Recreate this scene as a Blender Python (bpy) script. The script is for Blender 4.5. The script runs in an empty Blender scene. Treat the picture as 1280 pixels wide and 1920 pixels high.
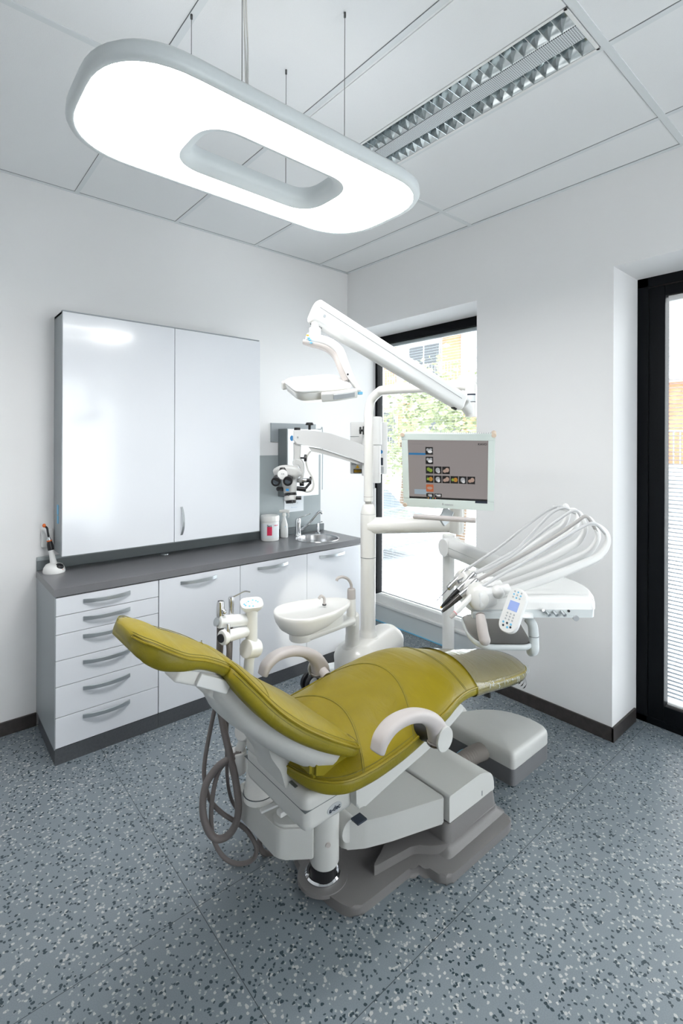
import bpy, bmesh, math, random
from mathutils import Vector, Matrix
random.seed(4)
PI = math.pi
S = bpy.context.scene
COL = S.collection
V = Vector

# ------------------------------------------------------------------ camera, light, exposure
cam_data = bpy.data.cameras.new('camera')
cam = bpy.data.objects.new('camera', cam_data); COL.objects.link(cam); S.camera = cam
cam_data.sensor_fit = 'HORIZONTAL'; cam_data.sensor_width = 36
cam_data.lens = 36 * 935 / 1280
cam_data.shift_y = -(960 - 829) / 1280
cam_data.clip_start = 0.05; cam_data.clip_end = 200
_a = math.atan(1090 / 935)
FW = V((math.cos(_a), math.sin(_a), 0)); RT = V((math.sin(_a), -math.cos(_a), 0)); UP = V((0, 0, 1))
_r = 0.0037
_cx = RT * math.cos(_r) - UP * -math.sin(_r) * -1
_cx = RT * math.cos(_r) - UP * math.sin(_r) * -1
_cy = _cx.cross(FW)
cam.matrix_world = Matrix(((_cx.x, _cy.x, -FW.x, 0), (_cx.y, _cy.y, -FW.y, 0), (_cx.z, _cy.z, -FW.z, 1.6), (0, 0, 0, 1)))

W = bpy.data.worlds.new('world'); S.world = W; W.use_nodes = True
_bg = W.node_tree.nodes['Background']
_bg.inputs[0].default_value = (1.0, 0.99, 0.985, 1); _bg.inputs[1].default_value = 2.8
S.view_settings.view_transform = 'Standard'; S.view_settings.look = 'None'
S.view_settings.exposure = 1.62; S.view_settings.gamma = 1.0
PENDANT = 9

# ------------------------------------------------------------------ materials
def nt(name):
    m = bpy.data.materials.new(name); m.use_nodes = True
    n = m.node_tree.nodes; return m, n, m.node_tree.links, n['Principled BSDF']
def mat(name, col, rough=0.5, metal=0.0, coat=0.0, bump=0.0, bscale=200, em=None, es=0.0, alpha=None, trans=0.0, var=0.0, spec=None):
    m, n, l, p = nt(name)
    c = tuple(col) + (1,)
    p.inputs['Base Color'].default_value = c
    p.inputs['Roughness'].default_value = rough; p.inputs['Metallic'].default_value = metal
    p.inputs['Coat Weight'].default_value = coat; p.inputs['Coat Roughness'].default_value = 0.05
    if spec is not None: p.inputs['Specular IOR Level'].default_value = spec
    if trans: p.inputs['Transmission Weight'].default_value = trans
    if em: p.inputs['Emission Color'].default_value = tuple(em) + (1,); p.inputs['Emission Strength'].default_value = es
    tc = n.new('ShaderNodeTexCoord')
    if bump or var:
        t = n.new('ShaderNodeTexNoise'); t.inputs['Scale'].default_value = bscale; t.inputs['Detail'].default_value = 4
        l.new(tc.outputs['Object'], t.inputs['Vector'])
        if bump:
            b = n.new('ShaderNodeBump'); b.inputs['Strength'].default_value = bump; b.inputs['Distance'].default_value = 0.002
            l.new(t.outputs['Fac'], b.inputs['Height']); l.new(b.outputs['Normal'], p.inputs['Normal'])
        if var:
            r = n.new('ShaderNodeValToRGB'); l.new(t.outputs['Fac'], r.inputs['Fac'])
            r.color_ramp.elements[0].color = tuple(x * (1 - var) for x in col) + (1,); r.color_ramp.elements[0].position = .3
            r.color_ramp.elements[1].color = tuple(min(1, x * (1 + var)) for x in col) + (1,); r.color_ramp.elements[1].position = .7
            l.new(r.outputs['Color'], p.inputs['Base Color'])
    return m
M = {}
M['wall'] = mat('wall_paint', (.86, .855, .855), .75, bump=.12, bscale=260)
M['ceil'] = mat('ceiling_tile', (.84, .85, .855), .9, bump=.25, bscale=420, var=.01)
M['grid'] = mat('ceiling_grid', (.74, .77, .78), .55, bump=.02)
M['gap'] = mat('shadow_gap', (.16, .18, .19), .8, bump=.02)
M['base'] = mat('skirting', (.045, .038, .036), .45, var=.25, bscale=30)
M['gloss'] = mat('gloss_white_front', (.76, .78, .82), .14, coat=.1, var=.004, bscale=3)
M['carcass'] = mat('grey_carcass', (.16, .18, .19), .42, bump=.1, bscale=300)
M['frame_grey'] = mat('cabinet_side', (.33, .36, .38), .4, bump=.04)
M['top'] = mat('worktop', (.17, .17, .18), .3, bump=.12, bscale=500, var=.04)
M['plinth'] = mat('plinth', (.075, .08, .088), .5, var=.1, bscale=90)
M['splash'] = mat('splash_panel', (.36, .40, .41), .35, bump=.03)
M['alu'] = mat('brushed_aluminium', (.50, .53, .55), .35, .85, bump=.05, bscale=400)
M['chrome'] = mat('chrome', (.75, .76, .78), .08, 1.0, bump=.005)
M['steel'] = mat('steel', (.60, .60, .61), .22, 1.0, bump=.06, bscale=120)
M['black'] = mat('black_frame', (.0035, .0045, .006), .5, bump=.05, spec=.12)
M['blackp'] = mat('black_plastic', (.012, .012, .014), .4, bump=.1, bscale=300)
M['white'] = mat('white_plastic', (.82, .82, .81), .32, coat=.15, bump=.02)
M['cream'] = mat('cream_plastic', (.82, .81, .78), .28, coat=.25, bump=.01)
M['cgrey'] = mat('chair_casting', (.60, .60, .58), .42, bump=.25, bscale=700)
M['cbase'] = mat('chair_base_grey', (.20, .19, .19), .36, bump=.5, bscale=600)
M['box_grey'] = mat('floor_box_grey', (.17, .17, .18), .5, bump=.4, bscale=600)
M['arm'] = mat('armrest_taupe', (.52, .48, .47), .5, bump=.25, bscale=600)
M['taupe'] = mat('taupe_plastic', (.50, .46, .44), .45, bump=.1)
M['ribbed'] = mat('ribbed_hose', (.30, .27, .25), .5, bump=.05)
M['tray'] = mat('tray_steel', (.33, .31, .30), .28, 1.0, bump=.03)
M['hose'] = mat('taupe_hose', (.17, .15, .145), .6, bump=.1)
M['hosewhite'] = mat('hose_white', (.62, .62, .63), .4, bump=.02)
M['hosegrey'] = mat('hose_grey', (.45, .43, .42), .5, bump=.02)
M['micro'] = mat('microscope_grey', (.60, .60, .59), .38, bump=.03)
M['mgrey'] = mat('arm_grey', (.70, .70, .70), .4, bump=.03)
M['orange'] = mat('orange', (.75, .16, .03), .3, bump=.01)
M['yellow'] = mat('yellow_sign', (.90, .52, .02), .5, bump=.01)
M['blue'] = mat('blue_mark', (.04, .27, .60), .4, bump=.01)
M['lblue'] = mat('light_blue', (.16, .52, .78), .4, bump=.01)
M['red'] = mat('red_label', (.75, .03, .10), .4, bump=.01)
M['green'] = mat('green_mark', (.10, .42, .25), .5, bump=.01)
M['ink'] = mat('ink', (.02, .03, .05), .5, bump=.01)
M['lgrey'] = mat('label_grey', (.45, .47, .49), .5, bump=.01)
M['paper'] = mat('paper', (.82, .85, .88), .8, bump=.05)
M['wire'] = mat('steel_wire', (.10, .10, .10), .4, .6, bump=.01)
M['cord'] = mat('cord_plastic', (.62, .61, .58), .5, bump=.02)
M['slat'] = mat('blind_slat', (.42, .47, .52), .4, .2, bump=.02)
M['diff'] = mat('lamp_diffuser', (.9, .9, .9), .5, em=(1, 1, .99), es=PENDANT, bump=.01)
M['upfill'] = mat('added_uplight_glow', (.9, .9, .9), .5, em=(1, 1, .99), es=.38, bump=.01)  # glow added above the pendant to brighten the ceiling
M['lampwhite'] = mat('lamp_housing', (.70, .74, .75), .4, bump=.02)
M['spot'] = mat('lamp_lens', (.9, .9, .85), .2, em=(1, .97, .88), es=.38, bump=.01)
M['peach'] = mat('corner_guard', (.72, .58, .46), .5, bump=.02)
M['bezel'] = mat('monitor_bezel', (.74, .82, .79), .15, coat=.5, bump=.005)
M['disp'] = mat('display', (.03, .03, .03), .2, em=(.55, .49, .48), es=.14, bump=.005)
M['mirror'] = mat('polished_steel', (.78, .80, .82), .35, .6, bump=.02)

def leather(name, col, dark, film=False):
    m, n, l, p = nt(name)
    tc = n.new('ShaderNodeTexCoord')
    t1 = n.new('ShaderNodeTexNoise'); t1.inputs['Scale'].default_value = 3.2; t1.inputs['Detail'].default_value = 3; t1.inputs['Distortion'].default_value = 1.6
    t2 = n.new('ShaderNodeTexNoise'); t2.inputs['Scale'].default_value = 380; t2.inputs['Detail'].default_value = 2
    mp = n.new('ShaderNodeMapping'); mp.inputs['Scale'].default_value = (1.0, .30, 1.0); mp.inputs['Rotation'].default_value = (0, 0, .5)
    l.new(tc.outputs['Object'], mp.inputs['Vector'])
    t3 = n.new('ShaderNodeTexNoise'); t3.inputs['Scale'].default_value = 11; t3.inputs['Detail'].default_value = 4; t3.inputs['Distortion'].default_value = .8
    l.new(tc.outputs['Object'], t1.inputs['Vector']); l.new(tc.outputs['Object'], t2.inputs['Vector']); l.new(mp.outputs['Vector'], t3.inputs['Vector'])
    r = n.new('ShaderNodeValToRGB'); l.new(t1.outputs['Fac'], r.inputs['Fac'])
    r.color_ramp.elements[0].color = tuple(dark) + (1,); r.color_ramp.elements[0].position = .3
    r.color_ramp.elements[1].color = tuple(col) + (1,); r.color_ramp.elements[1].position = .65
    l.new(r.outputs['Color'], p.inputs['Base Color'])
    b1 = n.new('ShaderNodeBump'); b1.inputs['Strength'].default_value = .55; b1.inputs['Distance'].default_value = .011
    l.new(t3.outputs['Fac'], b1.inputs['Height'])
    b2 = n.new('ShaderNodeBump'); b2.inputs['Strength'].default_value = .25; b2.inputs['Distance'].default_value = .001
    l.new(t2.outputs['Fac'], b2.inputs['Height']); l.new(b1.outputs['Normal'], b2.inputs['Normal'])
    l.new(b2.outputs['Normal'], p.inputs['Normal'])
    p.inputs['Roughness'].default_value = .42; p.inputs['Specular IOR Level'].default_value = .32
    return m
M['leather'] = leather('olive_leather', (.265, .205, .008), (.22, .170, .006))
M['leather_shade'] = leather('olive_leather_shaded', (.25, .205, .010), (.20, .165, .008))  # darker copy for cushion sides: shade put into the leather colour
M['thread'] = mat('stitching', (.17, .145, .02), .7, bump=.1)

def film_mat():
    m, n, l, p = nt('plastic_film')
    out = n['Material Output']; n.remove(p)
    tr = n.new('ShaderNodeBsdfTransparent'); gl = n.new('ShaderNodeBsdfGlossy'); gl.inputs['Roughness'].default_value = .06
    df = n.new('ShaderNodeBsdfDiffuse'); df.inputs['Color'].default_value = (.8, .74, .52, 1)
    tc = n.new('ShaderNodeTexCoord'); t = n.new('ShaderNodeTexNoise'); t.inputs['Scale'].default_value = 16; t.inputs['Distortion'].default_value = 1.5
    mp = n.new('ShaderNodeMapping'); mp.inputs['Scale'].default_value = (1, .35, 1); l.new(tc.outputs['Object'], mp.inputs['Vector']); l.new(mp.outputs['Vector'], t.inputs['Vector'])
    b = n.new('ShaderNodeBump'); b.inputs['Strength'].default_value = .5; b.inputs['Distance'].default_value = .006; l.new(t.outputs['Fac'], b.inputs['Height'])
    l.new(b.outputs['Normal'], gl.inputs['Normal'])
    fr = n.new('ShaderNodeFresnel'); fr.inputs['IOR'].default_value = 1.42; l.new(b.outputs['Normal'], fr.inputs['Normal'])
    m1 = n.new('ShaderNodeMixShader'); m1.inputs[0].default_value = .16; l.new(tr.outputs[0], m1.inputs[1]); l.new(df.outputs[0], m1.inputs[2])
    m2 = n.new('ShaderNodeMixShader'); l.new(fr.outputs[0], m2.inputs[0]); l.new(m1.outputs[0], m2.inputs[1]); l.new(gl.outputs[0], m2.inputs[2])
    l.new(m2.outputs[0], out.inputs['Surface']); return m
M['film'] = film_mat()
def glass_mat():
    m, n, l, p = nt('window_glass')
    out = n['Material Output']; n.remove(p)
    tr = n.new('ShaderNodeBsdfTransparent'); tr.inputs[0].default_value = (.87, .90, .91, 1)
    gl = n.new('ShaderNodeBsdfGlossy'); gl.inputs['Roughness'].default_value = .02
    fr = n.new('ShaderNodeFresnel'); fr.inputs['IOR'].default_value = 1.3
    mx = n.new('ShaderNodeMixShader'); l.new(fr.outputs[0], mx.inputs[0]); l.new(tr.outputs[0], mx.inputs[1]); l.new(gl.outputs[0], mx.inputs[2])
    l.new(mx.outputs[0], out.inputs['Surface']); return m
M['glass'] = glass_mat()

def floor_mat():
    m, n, l, p = nt('speckled_rubber_floor')
    tc = n.new('ShaderNodeTexCoord')
    nz = n.new('ShaderNodeTexNoise'); nz.inputs['Scale'].default_value = 60; nz.inputs['Detail'].default_value = 2
    l.new(tc.outputs['Object'], nz.inputs['Vector'])
    add = n.new('ShaderNodeVectorMath'); add.operation = 'MULTIPLY_ADD'
    add.inputs[1].default_value = (.010, .010, 0); l.new(nz.outputs['Color'], add.inputs[0]); l.new(tc.outputs['Object'], add.inputs[2])
    def chips(scale, off, thr):
        mp = n.new('ShaderNodeMapping'); mp.inputs['Location'].default_value = (off, off * .7, 0); mp.inputs['Rotation'].default_value = (0, 0, off)
        l.new(add.outputs[0], mp.inputs['Vector'])
        v = n.new('ShaderNodeTexVoronoi'); v.voronoi_dimensions = '2D'; v.inputs['Scale'].default_value = scale; l.new(mp.outputs[0], v.inputs['Vector'])
        s = n.new('ShaderNodeSeparateColor'); l.new(v.outputs['Color'], s.inputs[0])
        g = n.new('ShaderNodeMath'); g.operation = 'GREATER_THAN'; g.inputs[1].default_value = thr; l.new(s.outputs[0], g.inputs[0])
        d = n.new('ShaderNodeMath'); d.operation = 'LESS_THAN'; d.inputs[1].default_value = .52; l.new(v.outputs['Distance'], d.inputs[0])
        k = n.new('ShaderNodeMath'); k.operation = 'MULTIPLY'; l.new(g.outputs[0], k.inputs[0]); l.new(d.outputs[0], k.inputs[1])
        return k, s
    big = n.new('ShaderNodeTexNoise'); big.inputs['Scale'].default_value = 2.5; l.new(tc.outputs['Object'], big.inputs['Vector'])
    base = n.new('ShaderNodeValToRGB'); l.new(big.outputs['Fac'], base.inputs['Fac'])
    base.color_ramp.elements[0].color = (.185, .218, .245, 1); base.color_ramp.elements[1].color = (.205, .238, .265, 1)
    # fine crackle between the granules
    cr = n.new('ShaderNodeTexVoronoi'); cr.voronoi_dimensions = '2D'; cr.feature = 'DISTANCE_TO_EDGE'; cr.inputs['Scale'].default_value = 150
    l.new(add.outputs[0], cr.inputs['Vector'])
    ce = n.new('ShaderNodeMath'); ce.operation = 'LESS_THAN'; ce.inputs[1].default_value = .035; l.new(cr.outputs['Distance'], ce.inputs[0])
    cm = n.new('ShaderNodeMath'); cm.operation = 'MULTIPLY'; cm.inputs[1].default_value = .45; l.new(ce.outputs[0], cm.inputs[0])
    last = base.outputs['Color']
    def mix(fac, col, last):
        x = n.new('ShaderNodeMix'); x.data_type = 'RGBA'; l.new(fac, x.inputs[0]); l.new(last, x.inputs[6])
        if isinstance(col, tuple): x.inputs[7].default_value = col
        else: l.new(col, x.inputs[7])
        return x.outputs[2]
    last = mix(cm.outputs[0], (.10, .13, .15, 1), last)
    for sc, off, thr, col in ((104, .3, .905, (.44, .445, .445, 1)), (104, 1.7, .905, (.020, .040, .052, 1)), (150, 2.9, .955, (.36, .38, .39, 1)), (140, 4.1, .96, (.03, .055, .07, 1))):
        k, s = chips(sc, off, thr); last = mix(k.outputs[0], col, last)
    # sheet joints
    sp = n.new('ShaderNodeSeparateXYZ'); l.new(tc.outputs['Object'], sp.inputs[0])
    def line(out, at, w=.0011):
        s1 = n.new('ShaderNodeMath'); s1.operation = 'SUBTRACT'; s1.inputs[1].default_value = at; l.new(out, s1.inputs[0])
        a = n.new('ShaderNodeMath'); a.operation = 'ABSOLUTE'; l.new(s1.outputs[0], a.inputs[0])
        b = n.new('ShaderNodeMath'); b.operation = 'LESS_THAN'; b.inputs[1].default_value = w; l.new(a.outputs[0], b.inputs[0]); return b
    for o_, at in ((0, .745), (1, 1.62), (1, 1.02)):
        last = mix(line(sp.outputs[o_], at).outputs[0], (.04, .055, .065, 1), last)
    l.new(last, p.inputs['Base Color']); p.inputs['Roughness'].default_value = .38
    b = n.new('ShaderNodeBump'); b.inputs['Strength'].default_value = .15; b.inputs['Distance'].default_value = .001
    t = n.new('ShaderNodeTexNoise'); t.inputs['Scale'].default_value = 240; l.new(tc.outputs['Object'], t.inputs['Vector']); l.new(t.outputs['Fac'], b.inputs['Height']); l.new(b.outputs['Normal'], p.inputs['Normal'])
    return m
M['floor'] = floor_mat()
def perforated():
    m, n, l, p = nt('perforated_sheet')
    tc = n.new('ShaderNodeTexCoord'); mp = n.new('ShaderNodeMapping'); mp.inputs['Scale'].default_value = (130, 130, 1); l.new(tc.outputs['Object'], mp.inputs['Vector'])
    v = n.new('ShaderNodeTexVoronoi'); v.voronoi_dimensions = '2D'; v.inputs['Scale'].default_value = 1; v.inputs['Randomness'].default_value = 0; l.new(mp.outputs[0], v.inputs['Vector'])
    r = n.new('ShaderNodeValToRGB'); r.color_ramp.interpolation = 'CONSTANT'; l.new(v.outputs['Distance'], r.inputs['Fac'])
    r.color_ramp.elements[0].color = (.12, .14, .15, 1); r.color_ramp.elements[1].color = (.70, .74, .76, 1); r.color_ramp.elements[1].position = .30
    l.new(r.outputs['Color'], p.inputs['Base Color']); p.inputs['Roughness'].default_value = .4; return m
M['perf'] = perforated()

# ------------------------------------------------------------------ mesh helpers
def frame(d, up=None):
    d = V(d).normalized(); up = V(up) if up else (V((0, 0, 1)) if abs(d.z) < .95 else V((1, 0, 0)))
    s = d.cross(up).normalized(); v = s.cross(d).normalized(); return s, v
class B:
    def __init__(s): s.m = bmesh.new()
    def _bev(s, geom_verts, bv, seg):
        es = set()
        for v in geom_verts:
            for e in v.link_edges: es.add(e)
        bmesh.ops.bevel(s.m, geom=list(es), offset=bv, segments=seg, affect='EDGES', profile=.5, clamp_overlap=True)
    def box(s, a, b, bv=0, seg=2, M4=None):
        a = V(a); b = V(b)
        vs = [s.m.verts.new((x, y, z)) for x in (a.x, b.x) for y in (a.y, b.y) for z in (a.z, b.z)]
        for f in ((0, 1, 3, 2), (4, 6, 7, 5), (0, 4, 5, 1), (2, 3, 7, 6), (0, 2, 6, 4), (1, 5, 7, 3)): s.m.faces.new([vs[i] for i in f])
        if M4 is not None:
            for v in vs: v.co = M4 @ v.co
        if bv: s._bev(vs, bv, seg)
        return s
    def loft(s, rings, closed=True, cap=True):
        R = [[s.m.verts.new(p) for p in r] for r in rings]; n = len(R[0])
        for i in range(len(R) - 1):
            for j in range(n if closed else n - 1):
                k = (j + 1) % n
                try: s.m.faces.new((R[i][j], R[i][k], R[i + 1][k], R[i + 1][j]))
                except ValueError: pass
        if cap:
            for r in (R[0], R[-1]):
                try: s.m.faces.new(r)
                except ValueError: pass
        return s
    def cyl(s, p0, p1, r, r2=None, n=24, bv=0):
        p0 = V(p0); p1 = V(p1); r2 = r if r2 is None else r2; d = (p1 - p0); L = d.length; d.normalize(); a, b = frame(d)
        pr = [(0, r), (L, r2)]
        if bv: pr = [(0, r - bv), (bv * .3, r - bv * .3), (bv, r), (L - bv, r2), (L - bv * .3, r2 - bv * .3), (L, r2 - bv)]
        return s.loft([[p0 + d * t + (a * math.cos(2 * PI * k / n) + b * math.sin(2 * PI * k / n)) * q for k in range(n)] for t, q in pr])
    def lathe(s, prof, c, d=(0, 0, 1), n=32, sx=1, sy=1, cap=True):
        c = V(c); d = V(d).normalized(); a, b = frame(d)
        return s.loft([[c + d * z + (a * math.cos(2 * PI * k / n) * sx + b * math.sin(2 * PI * k / n) * sy) * max(r, 1e-4) for k in range(n)] for r, z in prof], cap=cap)
    def sph(s, c, r, sc=(1, 1, 1), n=20):
        c = V(c)
        return s.loft([[c + V((math.cos(2 * PI * k / n) * math.sin(t) * r * sc[0], math.sin(2 * PI * k / n) * math.sin(t) * r * sc[1], math.cos(t) * r * sc[2])) for k in range(n)] for t in [max(.02, PI * i / 12) if i < 12 else PI - .02 for i in range(13)]])
    def tube(s, pts, r, n=10, sub=6, smooth=True):
        pts = [V(p) for p in pts]
        P = spline(pts, sub) if smooth and len(pts) > 2 else pts
        N = len(P); rings = []; prev = None
        for i, p in enumerate(P):
            t = (P[min(i + 1, N - 1)] - P[max(i - 1, 0)]).normalized()
            if prev is None: a, b = frame(t)
            else:
                a = (prev - t * prev.dot(t)).normalized(); b = a.cross(t).normalized() * -1
            prev = a
            q = r if not isinstance(r, (list, tuple)) else interp(r, i / (N - 1))
            if callable(q): q = q(i)
            rings.append([p + (a * math.cos(2 * PI * k / n) + b * math.sin(2 * PI * k / n)) * q for k in range(n)])
        return s.loft(rings)
    def sweep(s, pts, w, h, up=(0, 0, 1), rr=.3, sub=6, smooth=True, n=5, endround=True):
        """rounded rectangle w (sideways) x h (along up) swept along pts"""
        pts = [V(p) for p in pts]; P = spline(pts, sub) if smooth and len(pts) > 2 else subdivide(pts)
        N = len(P); up = V(up); rings = []
        for i, p in enumerate(P):
            t = (P[min(i + 1, N - 1)] - P[max(i - 1, 0)]).normalized()
            a, b = frame(t, up)
            f = i / (N - 1); ww = interp(w, f) if isinstance(w, (list, tuple)) else w; hh = interp(h, f) if isinstance(h, (list, tuple)) else h
            k = 1.0
            rings.append([p + a * x * ww / 2 * k + b * y * hh / 2 * k for x, y in rrect(rr, n, ww, hh)])
        if endround:
            c0 = sum(rings[0], V()) / len(rings[0]); c1 = sum(rings[-1], V()) / len(rings[-1])
            t0 = (P[0] - P[1]).normalized(); t1 = (P[-1] - P[-2]).normalized()
            e = min(interp(h, 0) if isinstance(h, (list, tuple)) else h, interp(w, 0) if isinstance(w, (list, tuple)) else w) * .22
            pre = [[c0 + (q - c0) * k + t0 * e * z for q in rings[0]] for k, z in ((.55, 1), (.85, .75), (.96, .4))]
            post = [[c1 + (q - c1) * k + t1 * e * z for q in rings[-1]] for k, z in ((.96, .4), (.85, .75), (.55, 1))]
            rings = pre + rings + post
        return s.loft(rings)
    def prism(s, poly, ax, a0, a1, bv=0, seg=2):
        def P(u, v, w): return {'z': (u, v, w), 'y': (u, w, v), 'x': (w, u, v)}[ax]
        lo = [s.m.verts.new(P(u, v, a0)) for u, v in poly]; hi = [s.m.verts.new(P(u, v, a1)) for u, v in poly]
        n = len(poly)
        s.m.faces.new(lo); s.m.faces.new(hi)
        for i in range(n): s.m.faces.new((lo[i], lo[(i + 1) % n], hi[(i + 1) % n], hi[i]))
        if bv:
            es = set()
            for L in (lo, hi):
                for i in range(n):
                    e = s.m.edges.get((L[i], L[(i + 1) % n]))
                    if e: es.add(e)
            bmesh.ops.bevel(s.m, geom=list(es), offset=bv, segments=seg, affect='EDGES', profile=.5, clamp_overlap=True)
        return s
    def sheet(s, quad, off=0):
        s.m.faces.new([s.m.verts.new(V(p)) for p in quad]); return s
    def xf(s, M4):
        bmesh.ops.transform(s.m, matrix=M4, verts=s.m.verts[:]); return s
def rrect(r, n, w=1, h=1):
    rx = min(.98, r * min(w, h) * 2 / w); ry = min(.98, r * min(w, h) * 2 / h); out = []
    for cx_, cy_, a0 in ((1 - rx, 1 - ry, 0), (-1 + rx, 1 - ry, PI / 2), (-1 + rx, -1 + ry, PI), (1 - rx, -1 + ry, 3 * PI / 2)):
        for i in range(n): 
            a = a0 + PI / 2 * i / (n - 1); out.append((cx_ + rx * math.cos(a), cy_ + ry * math.sin(a)))
    return out
def interp(L, f):
    x = f * (len(L) - 1); i = min(int(x), len(L) - 2); return L[i] + (L[i + 1] - L[i]) * (x - i)
def subdivide(P, k=2):
    out = []
    for a, b in zip(P, P[1:]): out += [a + (b - a) * i / k for i in range(k)]
    return out + [P[-1]]
def spline(P, sub):
    out = []; Q = [P[0] * 2 - P[1]] + P + [P[-1] * 2 - P[-2]]
    for i in range(1, len(Q) - 2):
        a, b, c, d = Q[i - 1:i + 3]
        for k in range(sub):
            t = k / sub; out.append(.5 * ((2 * b) + (c - a) * t + (2 * a - 5 * b + 4 * c - d) * t * t + (3 * b - a - 3 * c + d) * t ** 3))
    return out + [P[-1]]
def rpoly(poly, r, n=5):
    """2D polygon with rounded corners; r a number or one per corner"""
    out = []; N = len(poly)
    for i, p in enumerate(poly):
        p = V(p); a = V(poly[i - 1]); b = V(poly[(i + 1) % N]); rr = r[i] if isinstance(r, (list, tuple)) else r
        if rr <= 0: out.append((p.x, p.y)); continue
        u = (a - p); v = (b - p); q = min(rr, u.length * .48, v.length * .48); u.normalize(); v.normalize()
        A = p + u * q; C_ = p + v * q
        for k in range(n):
            t = k / (n - 1); w = A * (1 - t) ** 2 + p * 2 * t * (1 - t) + C_ * t * t; out.append((w.x, w.y))
    return out

def ob(name, b, m, parent=None, sharp=38, smooth=True):
    bm = b.m if isinstance(b, B) else b
    bmesh.ops.recalc_face_normals(bm, faces=bm.faces[:])
    me = bpy.data.meshes.new(name); bm.to_mesh(me); bm.free()
    ms = m if isinstance(m, list) else [m]
    for x in ms: me.materials.append(M[x])
    o = bpy.data.objects.new(name, me); COL.objects.link(o)
    if smooth:
        me.shade_smooth()
        me.set_sharp_from_angle(angle=math.radians(sharp))
        if sharp < 65:
            wn = o.modifiers.new('weighted', 'WEIGHTED_NORMAL'); wn.keep_sharp = True; wn.weight = 80
    if parent is not None: par(o, parent)
    return o
def par(o, p):
    o.parent = p; q = p; Mx = Matrix()
    while q is not None:
        Mx = Matrix.Translation(q.location) @ Mx; q = q.parent
    # child meshes are modelled in room coordinates: undo the parent's own offset
    o.matrix_parent_inverse = Matrix() if p.type == 'MESH' else Matrix.Translation(-p.location)
    return o
def thing(name, loc, label, cat, group=None):
    o = bpy.data.objects.new(name, None); COL.objects.link(o); o.location = loc; o.empty_display_size = .05
    return tag(o, label, cat, group)
def tag(o, label=None, cat=None, group=None):
    if label: o['label'] = label
    if cat: o['category'] = cat
    if group: o['group'] = group
    return o
def struct(o): o['kind'] = 'structure'; return o
def sname(name, loc):
    o = bpy.data.objects.new(name, None); COL.objects.link(o); o.location = loc; o['kind'] = 'structure'; return o
def text(name, body, size, M4, m, parent, extrude=.0004, bold=False):
    cu = bpy.data.curves.new('t', 'FONT'); cu.body = body; cu.size = size; cu.extrude = extrude; cu.align_x = 'CENTER'; cu.align_y = 'CENTER'
    if bold: cu.offset = size * .02
    t = bpy.data.objects.new('t', cu); COL.objects.link(t)
    bpy.context.view_layer.update()
    me = bpy.data.meshes.new_from_object(t.evaluated_get(bpy.context.evaluated_depsgraph_get()))
    bpy.data.objects.remove(t); bpy.data.curves.remove(cu)
    me.transform(M4); me.name = name; me.materials.clear(); me.materials.append(M[m])
    o = bpy.data.objects.new(name, me); COL.objects.link(o); par(o, parent); return o
def basis(o, x, y):
    """matrix with origin o, x and y axes"""
    x = V(x).normalized(); y = V(y); z = x.cross(y).normalized(); y = z.cross(x)
    return Matrix(((x.x, y.x, z.x, o[0]), (x.y, y.y, z.y, o[1]), (x.z, y.z, z.z, o[2]), (0, 0, 0, 1)))

# ================================================================== ROOM
XB, YA, H = 2.849, 3.25, 3.059
XL, YN, XG = -1.5, -1.6, 3.19       # left and near walls, glazing plane
XO = 3.30
struct(ob('floor', B().box((XL - .2, YN - .2, -.1), (XO, YA + .2, 0)), 'floor', smooth=False))
# ceiling slab with the flush grid of narrow bars
b = B(); b.box((XL - .1, YN - .1, H), (1.650, YA + .1, H + .12)); b.box((1.916, YN - .1, H), (XO, YA + .1, H + .12)); b.box((1.650, YN - .1, H), (1.916, .780, H + .12)); b.box((1.650, 1.964, H), (1.916, YA + .1, H + .12)); b.box((1.650, .780, H + .10), (1.916, 1.964, H + .12))
ceil = struct(ob('ceiling', b, 'ceil', smooth=False))
b = B()
gx = [XL + .02, -1.08, -.48, .12, .722, 1.323, 1.924, 2.533]
for x in gx[1:]: b.box((x - .012, YN, H - .003), (x + .012, YA, H + .01))
for y in (-.45, .760, 1.982): b.box((XL, y - .014, H - .0034), (XB, y + .014, H + .01))
ob('grid_bars', b, 'grid', ceil, smooth=False)
b = B()
for x in gx[1:]: b.box((x - .0140, YN, H - .0012), (x - .012, YA, H + .01))
for y in (-.45, .760, 1.982): b.box((XL, y + .014, H - .0012), (XB, y + .016, H + .01))
b.box((XL, YA - .026, H - .0012), (XB, YA - .023, H + .01)); b.box((XB - .026, YN, H - .0012), (XB - .023, YA, H + .01))
ob('shadow_joint', b, 'gap', ceil, smooth=False)
b = B(); b.box((XL, YA - .023, H - .004), (XB, YA, H + .01)); b.box((XB - .023, YN, H - .004), (XB, YA, H + .01))
struct(ob('trim_1', b, 'grid', smooth=False))
struct(ob('wall_left', B().box((XL, YA, 0), (XO, YA + .2, H)), 'wall', smooth=False))
ZT = 2.549; DY0, DY1 = -.25, 1.083; WY0 = 1.940
b = B()
b.box((XB, WY0, ZT), (XO, YA, H)); b.box((XB, DY1, 0), (XO, WY0, H)); b.box((XB, DY0, ZT), (XO, DY1, H)); b.box((XB, YN, 0), (XO, DY0, H))
struct(ob('wall_right', b, 'wall', smooth=False))
NW = ((.95, 2.35),)
b = B(); xs = [XL] + [v for p_ in NW for v in p_] + [XO]
for i in range(0, len(xs), 2): b.box((xs[i], YN - .25, 0), (xs[i + 1], YN, H))
for xa, xb in NW: b.box((xa, YN - .25, 2.55), (xb, YN, H)); b.box((xa, YN - .25, 0), (xb, YN, .2))
struct(ob('wall_near', b, 'wall', smooth=False))
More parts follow.
